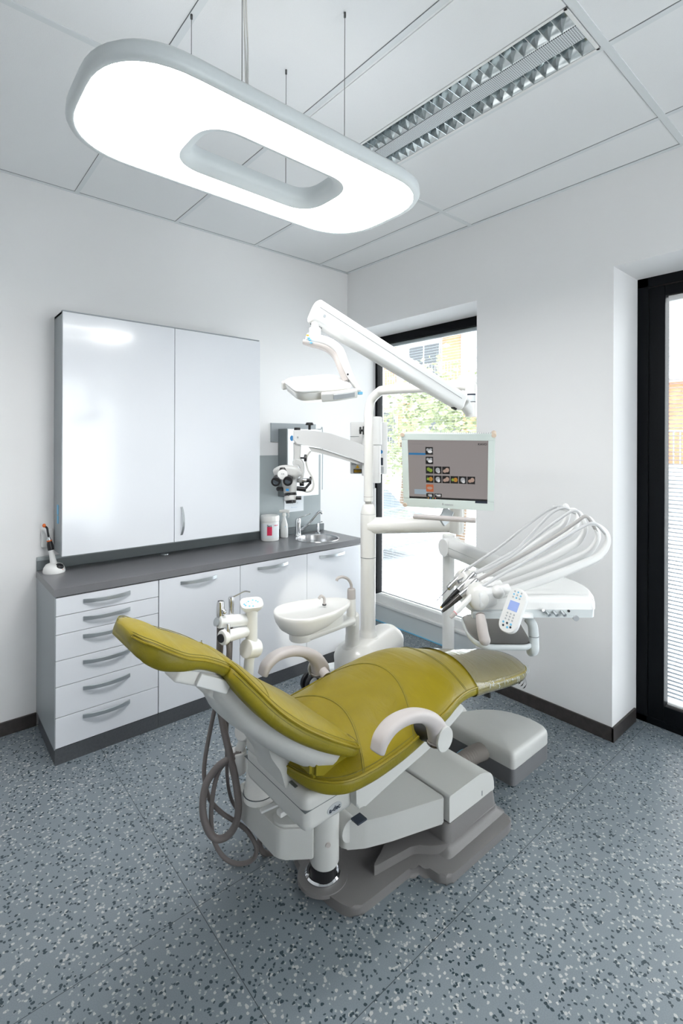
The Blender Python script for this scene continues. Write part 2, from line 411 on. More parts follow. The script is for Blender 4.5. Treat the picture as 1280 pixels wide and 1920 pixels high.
for i, (xa, xb) in enumerate(NW):
    w = sname('window_%d' % (i + 2), ((xa + xb) / 2, YN - .2, .2))
    b = B(); b.box((xa, YN - .22, .2), (xa + .06, YN - .15, 2.55)).box((xb - .06, YN - .22, .2), (xb, YN - .15, 2.55)).box((xa, YN - .22, .2), (xb, YN - .15, .26)).box((xa, YN - .22, 2.49), (xb, YN - .15, 2.55))
    ob('window_frame', b, 'black', w); ob('pane', B().box((xa + .05, YN - .19, .25), (xb - .05, YN - .186, 2.5)), 'glass', w, smooth=False)
struct(ob('wall_far_left', B().box((XL - .15, YN, 0), (XL, YA, H)), 'wall', smooth=False))
struct(ob('baseboard_left', B().box((XL, YA - .014, 0), (.528, YA, .073), .002), 'base'))
b = B(); b.box((XB - .012, DY1 - .012, 0), (XB, WY0 + .012, .075), .002); b.box((XB - .012, DY1 - .013, 0), (XG - .03, DY1, .075), .002); b.box((XB, WY0, 0), (XG - .06, WY0 + .012, .075), .002)
struct(ob('baseboard_right', b, 'base'))

# ---- window_1: tall fixed light in the deep reveal near the corner
w1 = sname('window_1', (XG, 2.6, .2))
b = B(); y0, y1, z0, z1 = WY0, YA, .225, ZT
b.box((XG, y0, z1 - .068), (XG + .07, y1, z1), .003); b.box((XG, y1 - .028, z0), (XG + .07, y1, z1 - .068), .003); b.box((XG, y0, z0), (XG + .07, y0 + .03, z1 - .068), .003)
ob('window_frame', b, 'black', w1)
b = B(); b.box((XG - .02, y0, .0), (XG + .09, y1, .145), .003)
ob('lower_panel', b, 'lampwhite', w1)
b = B(); b.box((XG - .035, y0, .145), (XG + .09, y1, .165), .003); b.box((XG, y0, .165), (XG + .07, y1, .228), .003)
ob('window_sill', b, 'white', w1)
ob('pane', B().box((XG + .030, y0 + .02, z0), (XG + .034, y1 - .02, z1 - .06)), 'glass', w1, smooth=False)
struct(ob('trim_2', B().box((XG - .034, y0, .0002), (XG - .021, y1, .004)), 'lblue', smooth=False))
# ---- window_2: black framed glazed door leaf on the right
w2 = sname('door_1', (XG, .4, 0))
b = B(); y0, y1 = DY0, DY1
b.box((XG, y1 - .058, 0), (XG + .09, y1, ZT), .003); b.box((XG, y0, 0), (XG + .09, y0 + .058, ZT), .003); b.box((XG, y0, ZT - .055), (XG + .09, y1, ZT), .003); b.box((XG, y0, 0), (XG + .09, y1, .04), .003)
ob('door_frame', b, 'black', w2)
b = B(); b.box((XG + .006, y1 - .140, .03), (XG + .08, y1 - .06, ZT - .06), .004); b.box((XG + .006, y0 + .06, .03), (XG + .08, y0 + .14, ZT - .06), .004)
b.box((XG + .006, y0 + .14, ZT - .118), (XG + .08, y1 - .14, ZT - .06), .004); b.box((XG + .006, y0 + .14, .03), (XG + .08, y1 - .14, .125), .004)
ob('door_leaf', b, 'black', w2)
ob('pane', B().box((XG + .060, y0 + .13, .12), (XG + .064, y1 - .13, ZT - .11)), 'glass', w2, smooth=False)

def blind(y0, y1, z0, z1, xc, lab, tilt, pitch=.0225):
    t = thing('venetian_blind', (xc, (y0 + y1) / 2, z0), lab, 'blind', 'venetian blinds in the windows')
    b = B(); z = z1 - .045; ca, sa = math.cos(tilt), math.sin(tilt)
    while z > z0 + .03:
        L = [[(xc + u * ca, y, z + u * sa + .0012 - (u / .008) ** 2 * .0012) for u in (-.008, 0, .008)] for y in (y0, y1)]
        b.loft(L, closed=False, cap=False); z -= pitch
    ob('slats', b, 'slat', t)
    ob('headrail', B().box((xc - .013, y0, z1 - .03), (xc + .013, y1, z1), .002), 'mgrey', t)
    ob('bottom_rail', B().box((xc - .010, y0, z0 + .004), (xc + .010, y1, z0 + .016), .003), 'mgrey', t)
    b = B()
    for f in (.10, .5, .90):
        y = y1 + (y0 - y1) * f
        for s in (-.009, .009): b.cyl((xc + s, y, z0 + .01), (xc + s, y, z1 - .02), .0006, n=5)
    ob('ladder_cord', b, 'cord', t)
    return t
blind(WY0 + .035, YA - .05, .232, ZT - .07, XG + .052, 'fine slatted blind in the tall window beside the corner, behind the monitor', .05)
blind(DY0 + .142, DY1 - .150, .128, ZT - .12, XG + .038, 'fine slatted blind in the black framed door at the right edge', .35)

# ================================================================== OUTSIDE
GZ = -1.0
struct(ob('ground', B().box((XO + .02, -12, GZ - .1), (40, 40, GZ)), 'paper', smooth=False))
FX = 17.5
M['render'] = mat('facade_render', (.55, .55, .54), .8, bump=.1, bscale=8)
M['terracotta'] = mat('facade_orange', (.62, .22, .12), .7, var=.15, bscale=3)
M['winpane'] = mat('facade_glass', (.05, .06, .07), .08, bump=.01)
M['rail'] = mat('balcony_rail', (.30, .33, .35), .4, .3, bump=.01)
M['leaf'] = mat('foliage', (.24, .28, .15), .6, var=.5, bscale=5)
M['bark'] = mat('bark', (.14, .10, .07), .9, bump=.4, bscale=20)
M['carpaint'] = mat('car_paint', (.16, .19, .22), .15, coat=.8, bump=.01)
fac = thing('apartment_building', (FX, 14, GZ), 'pale balconied apartment block with orange panels seen through the tall window', 'building')
b = B(); b.box((FX, 2, GZ), (FX + 6, 30, 13)); ob('wall', b, 'render', fac, smooth=False)
for k, z in enumerate((.55, 3.45, 6.35, 9.25)):
    b = B(); b.box((FX - 1.3, 2, z), (FX + .02, 30, z + .42), .02); ob('balcony_slab', b, 'render', fac)
    b = B(); b.box((FX - 1.28, 2, z + 1.38), (FX - 1.24, 30, z + 1.42))
    y = 2.0
    while y < 30: b.box((FX - 1.27, y, z + .42), (FX - 1.25, y + .025, z + 1.4)); y += .16
    ob('railing', b, 'rail', fac, smooth=False)
    for j in range(7):
        y = 4.2 + j * 3.7 + (k % 2) * 1.1
        ob('orange_panel', B().box((FX - .04, y, z + .42), (FX + .01, y + .95, z + 2.9)), 'terracotta', fac, smooth=False)
        f = ob('window', B().box((FX - .05, y + 1.05, z + .6), (FX + .01, y + 2.9, z + 2.6), .02), 'frame_grey', fac, smooth=False)
        ob('pane', B().box((FX - .06, y + 1.12, z + .68), (FX - .045, y + 1.93, z + 2.52)).box((FX - .06, y + 2.02, z + .68), (FX - .045, y + 2.83, z + 2.52)), 'winpane', f, smooth=False)
def tree(c, r, h, n, lab):
    t = thing('tree', (c[0], c[1], GZ), lab, 'tree', 'trees outside the window')
    ob('trunk', B().tube([(c[0], c[1], GZ), (c[0] + .1, c[1] - .05, GZ + h * .5), (c[0], c[1], GZ + h)], [.12, .08, .04]), 'bark', t)
    bm = bmesh.new(); random.seed(int(c[1] * 10))
    cl = [(V((c[0], c[1], GZ + h)) + V((random.uniform(-1, 1), random.uniform(-1, 1), random.uniform(-.8, .8))) * r * .75) for _ in range(16)]
    for i in range(n):
        q = random.choice(cl) + V([random.gauss(0, 1) for _ in range(3)]) * r * .22
        d = V([random.gauss(0, 1) for _ in range(3)]).normalized(); a, b_ = frame(d); s = random.uniform(.05, .10)
        bm.faces.new([bm.verts.new(q + a * s), bm.verts.new(q + b_ * s * .6), bm.verts.new(q - a * s), bm.verts.new(q - b_ * s * .6)])
    o = ob('foliage', bm, 'leaf', t, smooth=False)
tree((9.6, 7.0, 0), 1.5, 2.9, 2600, 'leafy street tree on the right of the tall window, behind the monitor')
tree((12.4, 11.4, 0), 1.5, 2.6, 1500, 'low leafy tree on the left of the tall window, behind the column')
car = thing('car', (9.6, 9.2, GZ), 'dark parked car low in the tall window behind the white column', 'car')
b = B(); pr = [(-2.1, .35), (-2.1, .75), (-1.9, .92), (-1.2, 1.0), (-.6, 1.42), (.8, 1.42), (1.4, 1.0), (2.05, .85), (2.1, .35)]
for i, (u, z) in enumerate(pr): pr[i] = (9.3 + u, GZ + z)
b.prism(rpoly(pr, .12), 'x', 7.4, 9.0, .08); ob('body', b, 'carpaint', car)
for u in (8.0, 10.6):
    ob('wheel', B().cyl((7.38, u, GZ + .32), (7.62, u, GZ + .32), .32, n=28, bv=.04), 'blackp', car)
ob('side_window', B().prism([(9.3 - .95, GZ + 1.02), (9.3 - .5, GZ + 1.34), (9.3 + .75, GZ + 1.34), (9.3 + 1.15, GZ + 1.02)], 'x', 7.39, 7.41), 'winpane', car, smooth=False)

# ================================================================== CEILING LIGHTS
def roundrect3(cx_, cy_, hx, hy, r, z, n=12):
    return [(x, y, z) for x, y in rpts(cx_, cy_, hx, hy, r, n)]
def rpts(cx_, cy_, hx, hy, r, n=12):
    out = []
    for sx, sy, a0 in ((1, 1, 0), (-1, 1, PI / 2), (-1, -1, PI), (1, -1, 1.5 * PI)):
        for i in range(n):
            a = a0 + PI / 2 * i / (n - 1); e = .84
            c_, s_ = math.cos(a), math.sin(a); c_ = math.copysign(abs(c_) ** e, c_); s_ = math.copysign(abs(s_) ** e, s_)
            out.append((cx_ + sx * (hx - r) + r * c_, cy_ + sy * (hy - r) + r * s_))
    return out
PX, PY, PZ = .905, 1.452, 2.515
pend = thing('pendant_lamp', (PX, PY, PZ), 'large glowing white ring shaped lamp hanging on wires from the ceiling', 'lamp')
O = lambda hx, hy, r, z: roundrect3(PX, PY, hx, hy, r, z)
ho = (.590, .278, .225); hi = (.245, .105, .085)
def ring_o(d, z): return O(ho[0] - d, ho[1] - d, ho[2] - d * .6, z)
def ring_i(d, z): return O(hi[0] + d, hi[1] + d, hi[2] + d * .8, z)
b = B(); b.loft([ring_o(.022, PZ), ring_i(.038, PZ)], cap=False); ob('diffuser', b, 'diff', pend, smooth=False)
b = B(); b.loft([ring_o(.022, PZ + .002), ring_o(.018, PZ - .002), ring_o(.006, PZ), ring_o(0, PZ + .012), ring_o(.002, PZ + .035), ring_o(.02, PZ + .055), ring_o(.08, PZ + .065), ring_i(.07, PZ + .065), ring_i(.0, PZ + .055), ring_i(-.004, PZ + .03), ring_i(.004, PZ + .004), ring_i(.034, PZ - .010), ring_i(.040, PZ + .002)], cap=False)
ob('housing', b, 'lampwhite', pend, sharp=60)
b = B(); b.loft([O(.52, .22, .17, PZ + .0655), O(.30, .15, .11, PZ + .0655)], cap=False); ob('added_uplight', b, 'upfill', pend, smooth=False)  # unseen glowing ring on the housing, added as fill for the ceiling
text('brand_mark', 'o•••••', .011, basis((PX + .09, PY + .1505, PZ + .020), (1, 0, 0), (0, .5, 1)), 'lblue', pend)
for x, y in ((.715, 1.627), (1.103, 1.627), (1.106, 1.280), (.715, 1.280)):
    f = ob('suspension_wire', B().cyl((x, y, PZ + .05), (x, y, H - .004), .0011, n=6), 'wire', pend)
    ob('wire_grip', B().cyl((x, y, H - .018), (x, y, H - .002), .004, n=10), 'wire', f); ob('wire_grip', B().cyl((x, y, PZ + .060), (x, y, PZ + .082), .006, n=10), 'wire', f)
ob('power_cord', B().tube([(0.790,1.407,3.055), (0.811,1.438,2.986), (0.844,1.490,2.929), (0.690,1.211,2.580)], .003), 'cord', pend)
ob('power_cord', B().tube([(0.795,1.403,3.055), (0.817,1.434,2.986), (0.851,1.484,2.929), (0.693,1.209,2.580)], .003), 'cord', pend)

tf = thing('ceiling_light', (1.77, 1.37, H), 'unlit recessed ceiling light with two mirrored louvres and a perforated strip', 'ceiling light')
tx0, tx1, ty0, ty1 = 1.648, 1.918, .778, 1.966
b = B(); zt = H - .004
b.box((tx0, ty0, zt - .002), (tx0 + .012, ty1, zt + .03), .001); b.box((tx1 - .012, ty0, zt - .002), (tx1, ty1, zt + .03), .001)
b.box((tx0, ty0, zt - .002), (tx1, ty0 + .012, zt + .03), .001); b.box((tx0, ty1 - .012, zt - .002), (tx1, ty1, zt + .03), .001)
ob('frame', b, 'white', tf)
ob('side_panel', B().box((1.345, ty0, H - .0035), (tx0 - .002, ty1, H + .005), .0005), 'ceil', tf)
ob('perforated_strip', B().box((1.745, ty0 + .012, zt - .003), (1.822, ty1 - .012, zt + .02), .002), 'perf', tf)
M['louvre'] = mat('mirror_louvre', (.62, .66, .67), .12, 1.0, bump=.02)
for a0, a1 in ((tx0 + .012, 1.745), (1.822, tx1 - .012)):
    b = B(); n = 24; dy = (ty1 - ty0 - .024) / n
    # curved side reflectors
    for s, xx in ((1, a0), (-1, a1)):
        prof = [(xx + s * .001, zt), (xx + s * .008, zt + .012), (xx + s * .020, zt + .024), (xx + s * .034, zt + .046)]
        b.loft([[(x, ty0 + .012, z) for x, z in prof], [(x, ty1 - .012, z) for x, z in prof]], closed=False, cap=False)
    for i in range(n + 1):
        y = ty0 + .012 + i * dy
        L = [[(x, y + s * (.0012 + .010 * t ** 2), zt - .001 + .042 * t) for x in (a0 + .001, (a0 + a1) / 2, a1 - .001)] for s, t in ((-1, 1), (-1, .5), (-1, 0), (1, 0), (1, .5), (1, 1))]
        b.loft(L, closed=False, cap=False)
    ob('louvre', b, 'louvre', tf)
    ob('reflector', B().box((a0, ty0 + .01, zt + .060), (a1, ty1 - .01, zt + .063)), 'louvre', tf, smooth=False)
    ob('lamp_tube', B().cyl(((a0 + a1) / 2, ty0 + .03, zt + .052), ((a0 + a1) / 2, ty1 - .03, zt + .052), .007, n=12), 'white', tf)
# the ceiling is open above the light: leave the slab, the fitting hangs in a shallow tray

# ================================================================== WALL CABINET
wc = thing('wall_cabinet', (1.23, 3.14, .97), 'wide wall cabinet with two glossy white doors above the worktop', 'cabinet')
x0, x1, yf, zb, zt_ = .612, 1.850, 3.04, .972, 2.306
b = B(); b.box((x0, yf + .022, zb + .004), (x0 + .02, YA, zt_ + .006), .002); b.box((x1 - .02, yf + .022, zb + .004), (x1, YA, zt_ + .006), .002)
b.box((x0, yf + .022, zt_ - .012), (x1, YA, zt_ + .006), .002); b.box((x0 + .02, yf + .03, zb + .012), (x1 - .02, YA, zb + .03)); b.box((x0 + .02, YA - .01, zb), (x1 - .02, YA, zt_)); b.box((x0 - .002, yf, zt_ + .001), (x1 - .006, yf + .03, zt_ + .008), .002)
ob('body', b, 'frame_grey', wc)
d1 = ob('door', B().box((x0 + .001, yf, zb), (1.2345, yf + .02, zt_), .0015), 'gloss', wc)
d2 = ob('door', B().box((1.2375, yf, zb), (x1, yf + .02, zt_), .0015), 'gloss', wc)
hx = 1.283
b = B(); b.sweep([(hx, yf - .002, 1.012), (hx, yf - .026, 1.055), (hx, yf - .034, 1.10), (hx, yf - .026, 1.145), (hx, yf - .002, 1.188)], .014, .004, up=(0, -1, 0), rr=.25, endround=False)
ob('handle', b, 'alu', d2)
ob('hinge_sticker', B().box((x0 - .003, 3.12, 1.19), (x0, 3.155, 1.245), .002).box((x0 - .003, 3.12, 1.14), (x0, 3.15, 1.186), .002), 'lblue', wc)

# ================================================================== BASE CABINETS
YF = 2.775
def handle(xa, xb, z, d):
    xm = (xa + xb) / 2
    b = B(); b.sweep([(xa, YF - .002, z), (xa + .045, YF - .020, z), (xm, YF - .028, z), (xb - .045, YF - .020, z), (xb, YF - .002, z)], .005, .020, rr=.2, endround=False)
    return ob('handle', b, 'alu', d)
dz = [.826, .734, .642, .513, .384, .232, .081]
dc = thing('drawer_cabinet', (.79, 3.0, 0), 'base cabinet with six glossy white drawers and a grey side, at the left end', 'cabinet')
ob('body', B().box((.53, YF + .001, .078), (.536, YA - .015, .83)).box((.536, YF + .021, .08), (1.040, YA - .015, .83)), 'carcass', dc)
ob('plinth', B().box((.532, YF + .001, 0), (1.040, YA - .05, .079)), 'plinth', dc)
ob('side_panel', B().box((.5285, YF, .078), (.532, YA - .001, .83), .0006), 'frame_grey', dc)
for i in range(6):
    d = ob('drawer', B().box((.5335, YF, dz[i + 1] + .0015), (1.0385, YF + .02, dz[i] - .0015), .0012), 'gloss', dc)
    hz = ((dz[i] + dz[i + 1]) / 2 + .008, .700, .609, .478, .345, .203)[i]
    handle(.657, .886, hz, d)
for i, (xa, xb) in enumerate(((1.042, 1.551), (1.551, 2.070), (2.070, 2.580))):
    lab = ('base cabinet with one plain white door, beside the drawers', 'base cabinet with one white door, behind the spittoon', 'base cabinet with one white door, below the round sink')[i]
    c = thing('base_cabinet', ((xa + xb) / 2, 3.0, 0), lab, 'cabinet', 'single door base cabinets under the worktop')
    b = B().box((xa + .001, YF + .021, .08), (xb - .001, YA - .015, .73 if i == 2 else .83)); ob('body', b, 'carcass', c)
    ob('plinth', B().box((xa, YF + .001, 0), (xb, YA - .05, .079)), 'plinth', c)
    d = ob('door', B().box((xa + .0015, YF, .0825), (xb - .0015, YF + .02, .8245), .0012), 'gloss', c)
    hxa, hxb = ((1.166, 1.391), (1.676, 1.907), (2.179, 2.413))[i]
    handle(hxa, hxb, .787, d)
# worktop with a round hole for the sink
SX, SY, SR = 2.325, 2.985, .160
b = B(); outer = [(.526, YF - .006), (2.590, YF - .006), (2.590, YA), (.526, YA)]
N = 48; zt2 = .870
def pt_out(a):
    dx, dy = math.cos(a), math.sin(a); t = 9
    for (v, c0, lo, hi_) in ((dx, SX, .526, 2.590), (dy, SY, YF - .006, YA)):
        if v > 1e-6: t = min(t, (hi_ - c0) / v)
        elif v < -1e-6: t = min(t, (lo - c0) / v)
    return (SX + dx * t, SY + dy * t)
angs = sorted([2 * PI * i / N for i in range(N)] + [math.atan2(y - SY, x - SX) % (2 * PI) for x, y in outer])
ri = [(SX + SR * math.cos(a), SY + SR * math.sin(a)) for a in angs]; ro = [pt_out(a) for a in angs]
b.loft([[(x, y, .832) for x, y in ri], [(x, y, zt2) for x, y in ri], [(x, y, zt2) for x, y in ro], [(x, y, .832) for x, y in ro], [(x, y, .832) for x, y in ri]], cap=False)
bmesh.ops.remove_doubles(b.m, verts=b.m.verts[:], dist=1e-5)
wt = ob('worktop', b, 'top', smooth=False); tag(wt, 'long dark grey worktop running over all the base cabinets', 'worktop')
up_ = B().box((.527, YA - .012, .8705), (2.590, YA, .925), .001); us = ob('upstand', up_, 'carcass', wt)
b = B().box((.527, YA - .016, .925), (1.96, YA, .945), .002); ob('cable_duct', b, 'splash', wt)
sk = thing('sink', (SX, SY, .87), 'round stainless steel sink set into the right end of the worktop', 'sink')
b = B(); b.lathe([(.168, .001), (.166, .005), (.159, .004), (.152, -.004), (.149, -.05), (.140, -.075), (.10, -.088), (.02, -.092), (.0001, -.092)], (SX, SY, zt2), n=48, cap=False)
ob('bowl', b, 'steel', sk, sharp=60)
ob('drain', B().lathe([(.024, 0), (.022, .004), (.012, .002), (.0001, .002)], (SX, SY, zt2 - .092), n=24, cap=False), 'blackp', sk)
fx, fy = 2.283, 3.180
fc = thing('faucet', (fx, fy, .87), 'chrome mixer tap with a long angled spout behind the sink', 'faucet')
ob('body', B().lathe([(.028, 0), (.024, .006), (.022, .02), (.021, .085), (.023, .10), (.022, .125), (.014, .135), (.0001, .137)], (fx, fy, zt2), n=24, cap=False), 'chrome', fc)
ob('lever', B().sweep([(fx - .005, fy, zt2 + .135), (fx + .03, fy - .03, zt2 + .150), (fx + .075, fy - .06, zt2 + .170)], .016, .006), 'chrome', fc)
ob('spout', B().tube([(fx + .012, fy - .005, zt2 + .03), (fx + .07, fy - .04, zt2 + .09), (fx + .13, fy - .075, zt2 + .165), (fx + .155, fy - .09, zt2 + .18), (fx + .165, fy - .097, zt2 + .165)], .011), 'chrome', fc)
ux, uy = 2.462, 3.160
sd = thing('soap_dispenser', (ux, uy, .87), 'slim chrome pump beside the tap at the back of the sink', 'soap dispenser')
ob('body', B().lathe([(.022, 0), (.018, .004), (.012, .008), (.012, .075), (.009, .08), (.0001, .08)], (ux, uy, zt2), n=20, cap=False), 'chrome', sd)
ob('nozzle', B().tube([(ux, uy, zt2 + .075), (ux + .01, uy - .01, zt2 + .085), (ux + .022, uy - .03, zt2 + .094)], .004), 'chrome', sd)
# splash panel
sp_ = ob('wall_panel', B().box((1.86, YA - .010, .926), (2.553, YA, 1.497), .001), 'splash'); tag(sp_, 'plain grey splash panel on the wall behind the sink', 'panel')
# sanitising wipes tub
cx0, cy0 = 2.012, 3.160
tb = thing('wipes_tub', (cx0, cy0, .87), 'white round tub with a red label on the worktop', 'tub')
ob('tub_body', B().lathe([(.064, 0), (.068, .005), (.068, .140), (.064, .145), (.0001, .145)], (cx0, cy0, zt2), n=36, cap=False), 'white', tb)
ob('lid', B().lathe([(.070, .145), (.070, .178), (.066, .184), (.03, .185), (.028, .182), (.0001, .182)], (cx0, cy0, zt2), n=36), 'cream', tb)
def wrap(c, r, a0, a1, z0, z1, n=8):
    return B().loft([[(c[0] + r * math.cos(a), c[1] + r * math.sin(a), z) for a in [a0 + (a1 - a0) * i / n for i in range(n + 1)]] for z in (z0, z1)], closed=False, cap=False)
va = math.atan2(-cy0, -cx0)
ob('paper_wrap', wrap((cx0, cy0), .0683, va - 1.2, va + 1.3, zt2 + .025, zt2 + .128, 16), 'paper', tb)
ob('label', wrap((cx0, cy0), .0686, va - .30, va + .24, zt2 + .045, zt2 + .108), 'red', tb)
def wraptext(body, a, z, size, m, c=(cx0, cy0), r=.0689, par_=tb, **k):
    n_ = V((math.cos(a), math.sin(a), 0)); return text('lettering', body, size, basis((c[0] + n_.x * r, c[1] + n_.y * r, z), n_.cross(V((0, 0, 1))) * -1, (0, 0, 1)), m, par_, extrude=.0003, **k)
wraptext('Sani', va - .05, zt2 + .115, .021, 'ink', bold=True); wraptext('wipes', va + .72, zt2 + .118, .016, 'red')
for k_ in range(7): wraptext('- - - - - -', va - .82, zt2 + .034 + k_ * .010, .007, 'lgrey'); wraptext('- - - - -', va + .78, zt2 + .034 + k_ * .009, .007, 'lgrey')
# spray bottle
bx, by = 2.160, 3.190
sb = thing('spray_bottle', (bx, by, .87), 'white trigger spray bottle standing beside the tub', 'bottle')
ob('bottle_body', B().lathe([(.034, 0), (.037, .006), (.037, .06), (.032, .10), (.020, .135), (.014, .15), (.014, .165), (.0001, .165)], (bx, by, zt2), n=28, sx=1, sy=.7, cap=False), 'white', sb)
b = B(); b.cyl((bx, by, zt2 + .163), (bx, by, zt2 + .185), .016, .012, bv=.002); b.sweep([(bx + .030, by - .022, zt2 + .196), (bx, by, zt2 + .200), (bx - .028, by + .02, zt2 + .197)], .020, .024, rr=.4)
b.sweep([(bx + .020, by - .014, zt2 + .192), (bx + .030, by - .020, zt2 + .17), (bx + .026, by - .018, zt2 + .15)], .008, .006)
ob('trigger_head', b, 'cream', sb)
sa_ = math.atan2(-by, -bx)
sn = V((math.cos(sa_ + .25), math.sin(sa_ + .25), 0))
text('lettering', 'E', .012, basis((bx + sn.x * .036, by + sn.y * .036, zt2 + .085), (0, 0, 1), (1, 0, 0)) @ Matrix.Rotation(0, 4, 'Z') if False else basis((bx + sn.x * .0375, by + sn.y * .0375, zt2 + .085), sn.cross(V((0, 0, 1))) * -1, (0, 0, 1)), 'lblue', sb)
for k_ in range(5): text('lettering', '- - - -', .008, basis((bx + sn.x * .0378, by + sn.y * .0378, zt2 + .035 + k_ * .009), sn.cross(V((0, 0, 1))) * -1, (0, 0, 1)), 'green' if k_ == 0 else 'lgrey', sb)
# towel dispenser
td = thing('towel_dispenser', (2.32, 3.17, 1.2), 'tall polished steel towel dispenser on the wall behind the microscope', 'dispenser')
dx0, dx1, dy0 = 2.135, 2.440, 3.12
b = B(); b.box((dx0, dy0 + .004, 1.18), (dx0 + .006, YA - .01, 1.70), .001); ob('side', b, 'carcass', td)
ob('front', B().box((dx0 + .006, dy0, 1.18), (dx1, dy0 + .02, 1.70), .006), 'mirror', td)
ob('back', B().box((dx0 + .006, dy0 + .02, 1.18), (dx1 - .01, YA - .01, 1.695), .003), 'frame_grey', td)
ob('bracket', B().box((2.07, YA - .012, 1.60), (2.50, YA - .001, 1.745), .001), 'frame_grey', td)
ob('hook', B().tube([(2.44, 3.16, 1.70), (2.47, 3.14, 1.70), (2.485, 3.13, 1.68), (2.485, 3.13, 1.22)], .004), 'alu', td)
nt_ = thing('notice_sheet', (2.33, 3.235, 1.1), 'white printed notice on the grey panel below the dispenser', 'paper')
q = [(2.193,3.236,1.049), (2.378,3.236,1.053), (2.379,3.236,1.276), (2.194,3.236,1.273)]
ob('sheet', B().box((q[0][0], 3.2375, q[0][2]), (q[1][0], 3.2395, q[2][2])), 'paper', nt_, smooth=False)
nx = (q[0][0] + q[1][0]) / 2
for k_, bd in enumerate(('• - - - -', 'i  A  T  H', '- - - - -', '- - - - -', '• - - - - -')): text('lettering', bd, .019, basis((nx, 3.2370, q[0][2] + .035 + .032 * k_), (1, 0, 0), (0, 0, 1)), 'blue' if k_ in (0, 4) else 'lgrey', nt_)
# curing light
lx, ly = .596, 3.150
cl = thing('curing_light', (lx, ly, .87), 'dental curing light with orange tip in its white charging base', 'curing light')
ob('charging_base', B().lathe([(.060, .000), (.062, .007), (.058, .026), (.045, .044), (.026, .051), (.0001, .052)], (lx, ly, zt2), n=32, sx=1.0, sy=.9, cap=False), 'white', cl)
b = B(); b.loft([[(lx + u * .03 + .012, ly + v * .03 - .022, zt2 + .043 - abs(v) * .004 - .006) for u, v in ()] for _ in ()], cap=False) if False else None
ob('display_panel', B().sph((lx + .016, ly - .028, zt2 + .030), .0265, (1, 1, .8)), 'blackp', cl)
b = B(); b.tube([(lx - .006, ly - .050, zt2 + .016), (lx + .014, ly - .0545, zt2 + .0165), (lx + .036, ly - .044, zt2 + .018)], .002); ob('glow_strip', b, 'orange', cl)
p0 = V((lx, ly, zt2 + .035)); ax = V((-.03, .02, .20)).normalized()
ob('handle', B().lathe([(.019, 0), (.016, .03), (.013, .07), (.015, .10), (.0155, .105)], p0, ax, n=24), 'white', cl)
ob('collar', B().lathe([(.0158, .09), (.0165, .105), (.0155, .125), (.012, .14)], p0, ax, n=24), 'blackp', cl)
ob('ring', B().lathe([(.0135, .139), (.0135, .146)], p0, ax, n=24), 'orange', cl)
ob('neck', B().lathe([(.0125, .145), (.008, .162)], p0, ax, n=24), 'alu', cl)
ob('light_guide', B().tube([p0 + ax * .160, p0 + ax * .19, p0 + ax * .215, p0 + ax * .228 + V((-.012, -.004, 0))], [.006, .0055, .0055, .005]), 'blackp', cl)
ob('tip_shield', B().sph(p0 + ax * .229 + V((-.012, -.004, .001)), .011, (.8, .8, 1)), 'orange', cl)
# wall socket and small puck on the worktop
so = ob('wall_socket', B().box((.548, YA - .03, 1.0), (.604, YA - .0005, 1.10), .004), 'white'); tag(so, 'small white wall socket behind the curing light', 'socket')
gx_, gy_ = (1.233,3.189,0.870)[:2]
gm = ob('cable_grommet', B().lathe([(.026, 0), (.025, .004), (.015, .005), (.0001, .005)], (gx_, gy_, zt2 + .0005), n=24), 'alu'); tag(gm, 'flat round grommet on the worktop below the wall cabinet', 'grommet')

# ================================================================== DENTAL CHAIR
YC = 1.42
ch = thing('dental_chair', (1.5, YC, 0), 'reclined olive leather dental chair on a grey base in the middle of the room', 'dental chair')
def table(T, x):
    for a, b_ in zip(T, T[1:]):
        if x <= b_[0]:
            f = (x - a[0]) / (b_[0] - a[0]); f = max(0, min(1, f)); f = f * f * (3 - 2 * f) if False else f
            return [a[i] + (b_[i] - a[i]) * f for i in range(1, len(a))]
    return list(T[-1][1:])
def smooth_table(T, n=60):
    P = [V((r[0], r[1], r[2])) for r in T]; out = []
    rows = [list(r) for r in T]; Q = [[2 * a - b_ for a, b_ in zip(rows[0], rows[1])]] + rows + [[2 * a - b_ for a, b_ in zip(rows[-1], rows[-2])]]
    for i in range(1, len(Q) - 2):
        for k in range(6):
            t = k / 6; out.append([.5 * (2 * b_ + (c - a) * t + (2 * a - 5 * b_ + 4 * c - d) * t * t + (3 * b_ - a - 3 * c + d) * t ** 3) for a, b_, c, d in zip(*Q[i - 1:i + 3])])
    return out + [rows[-1]]
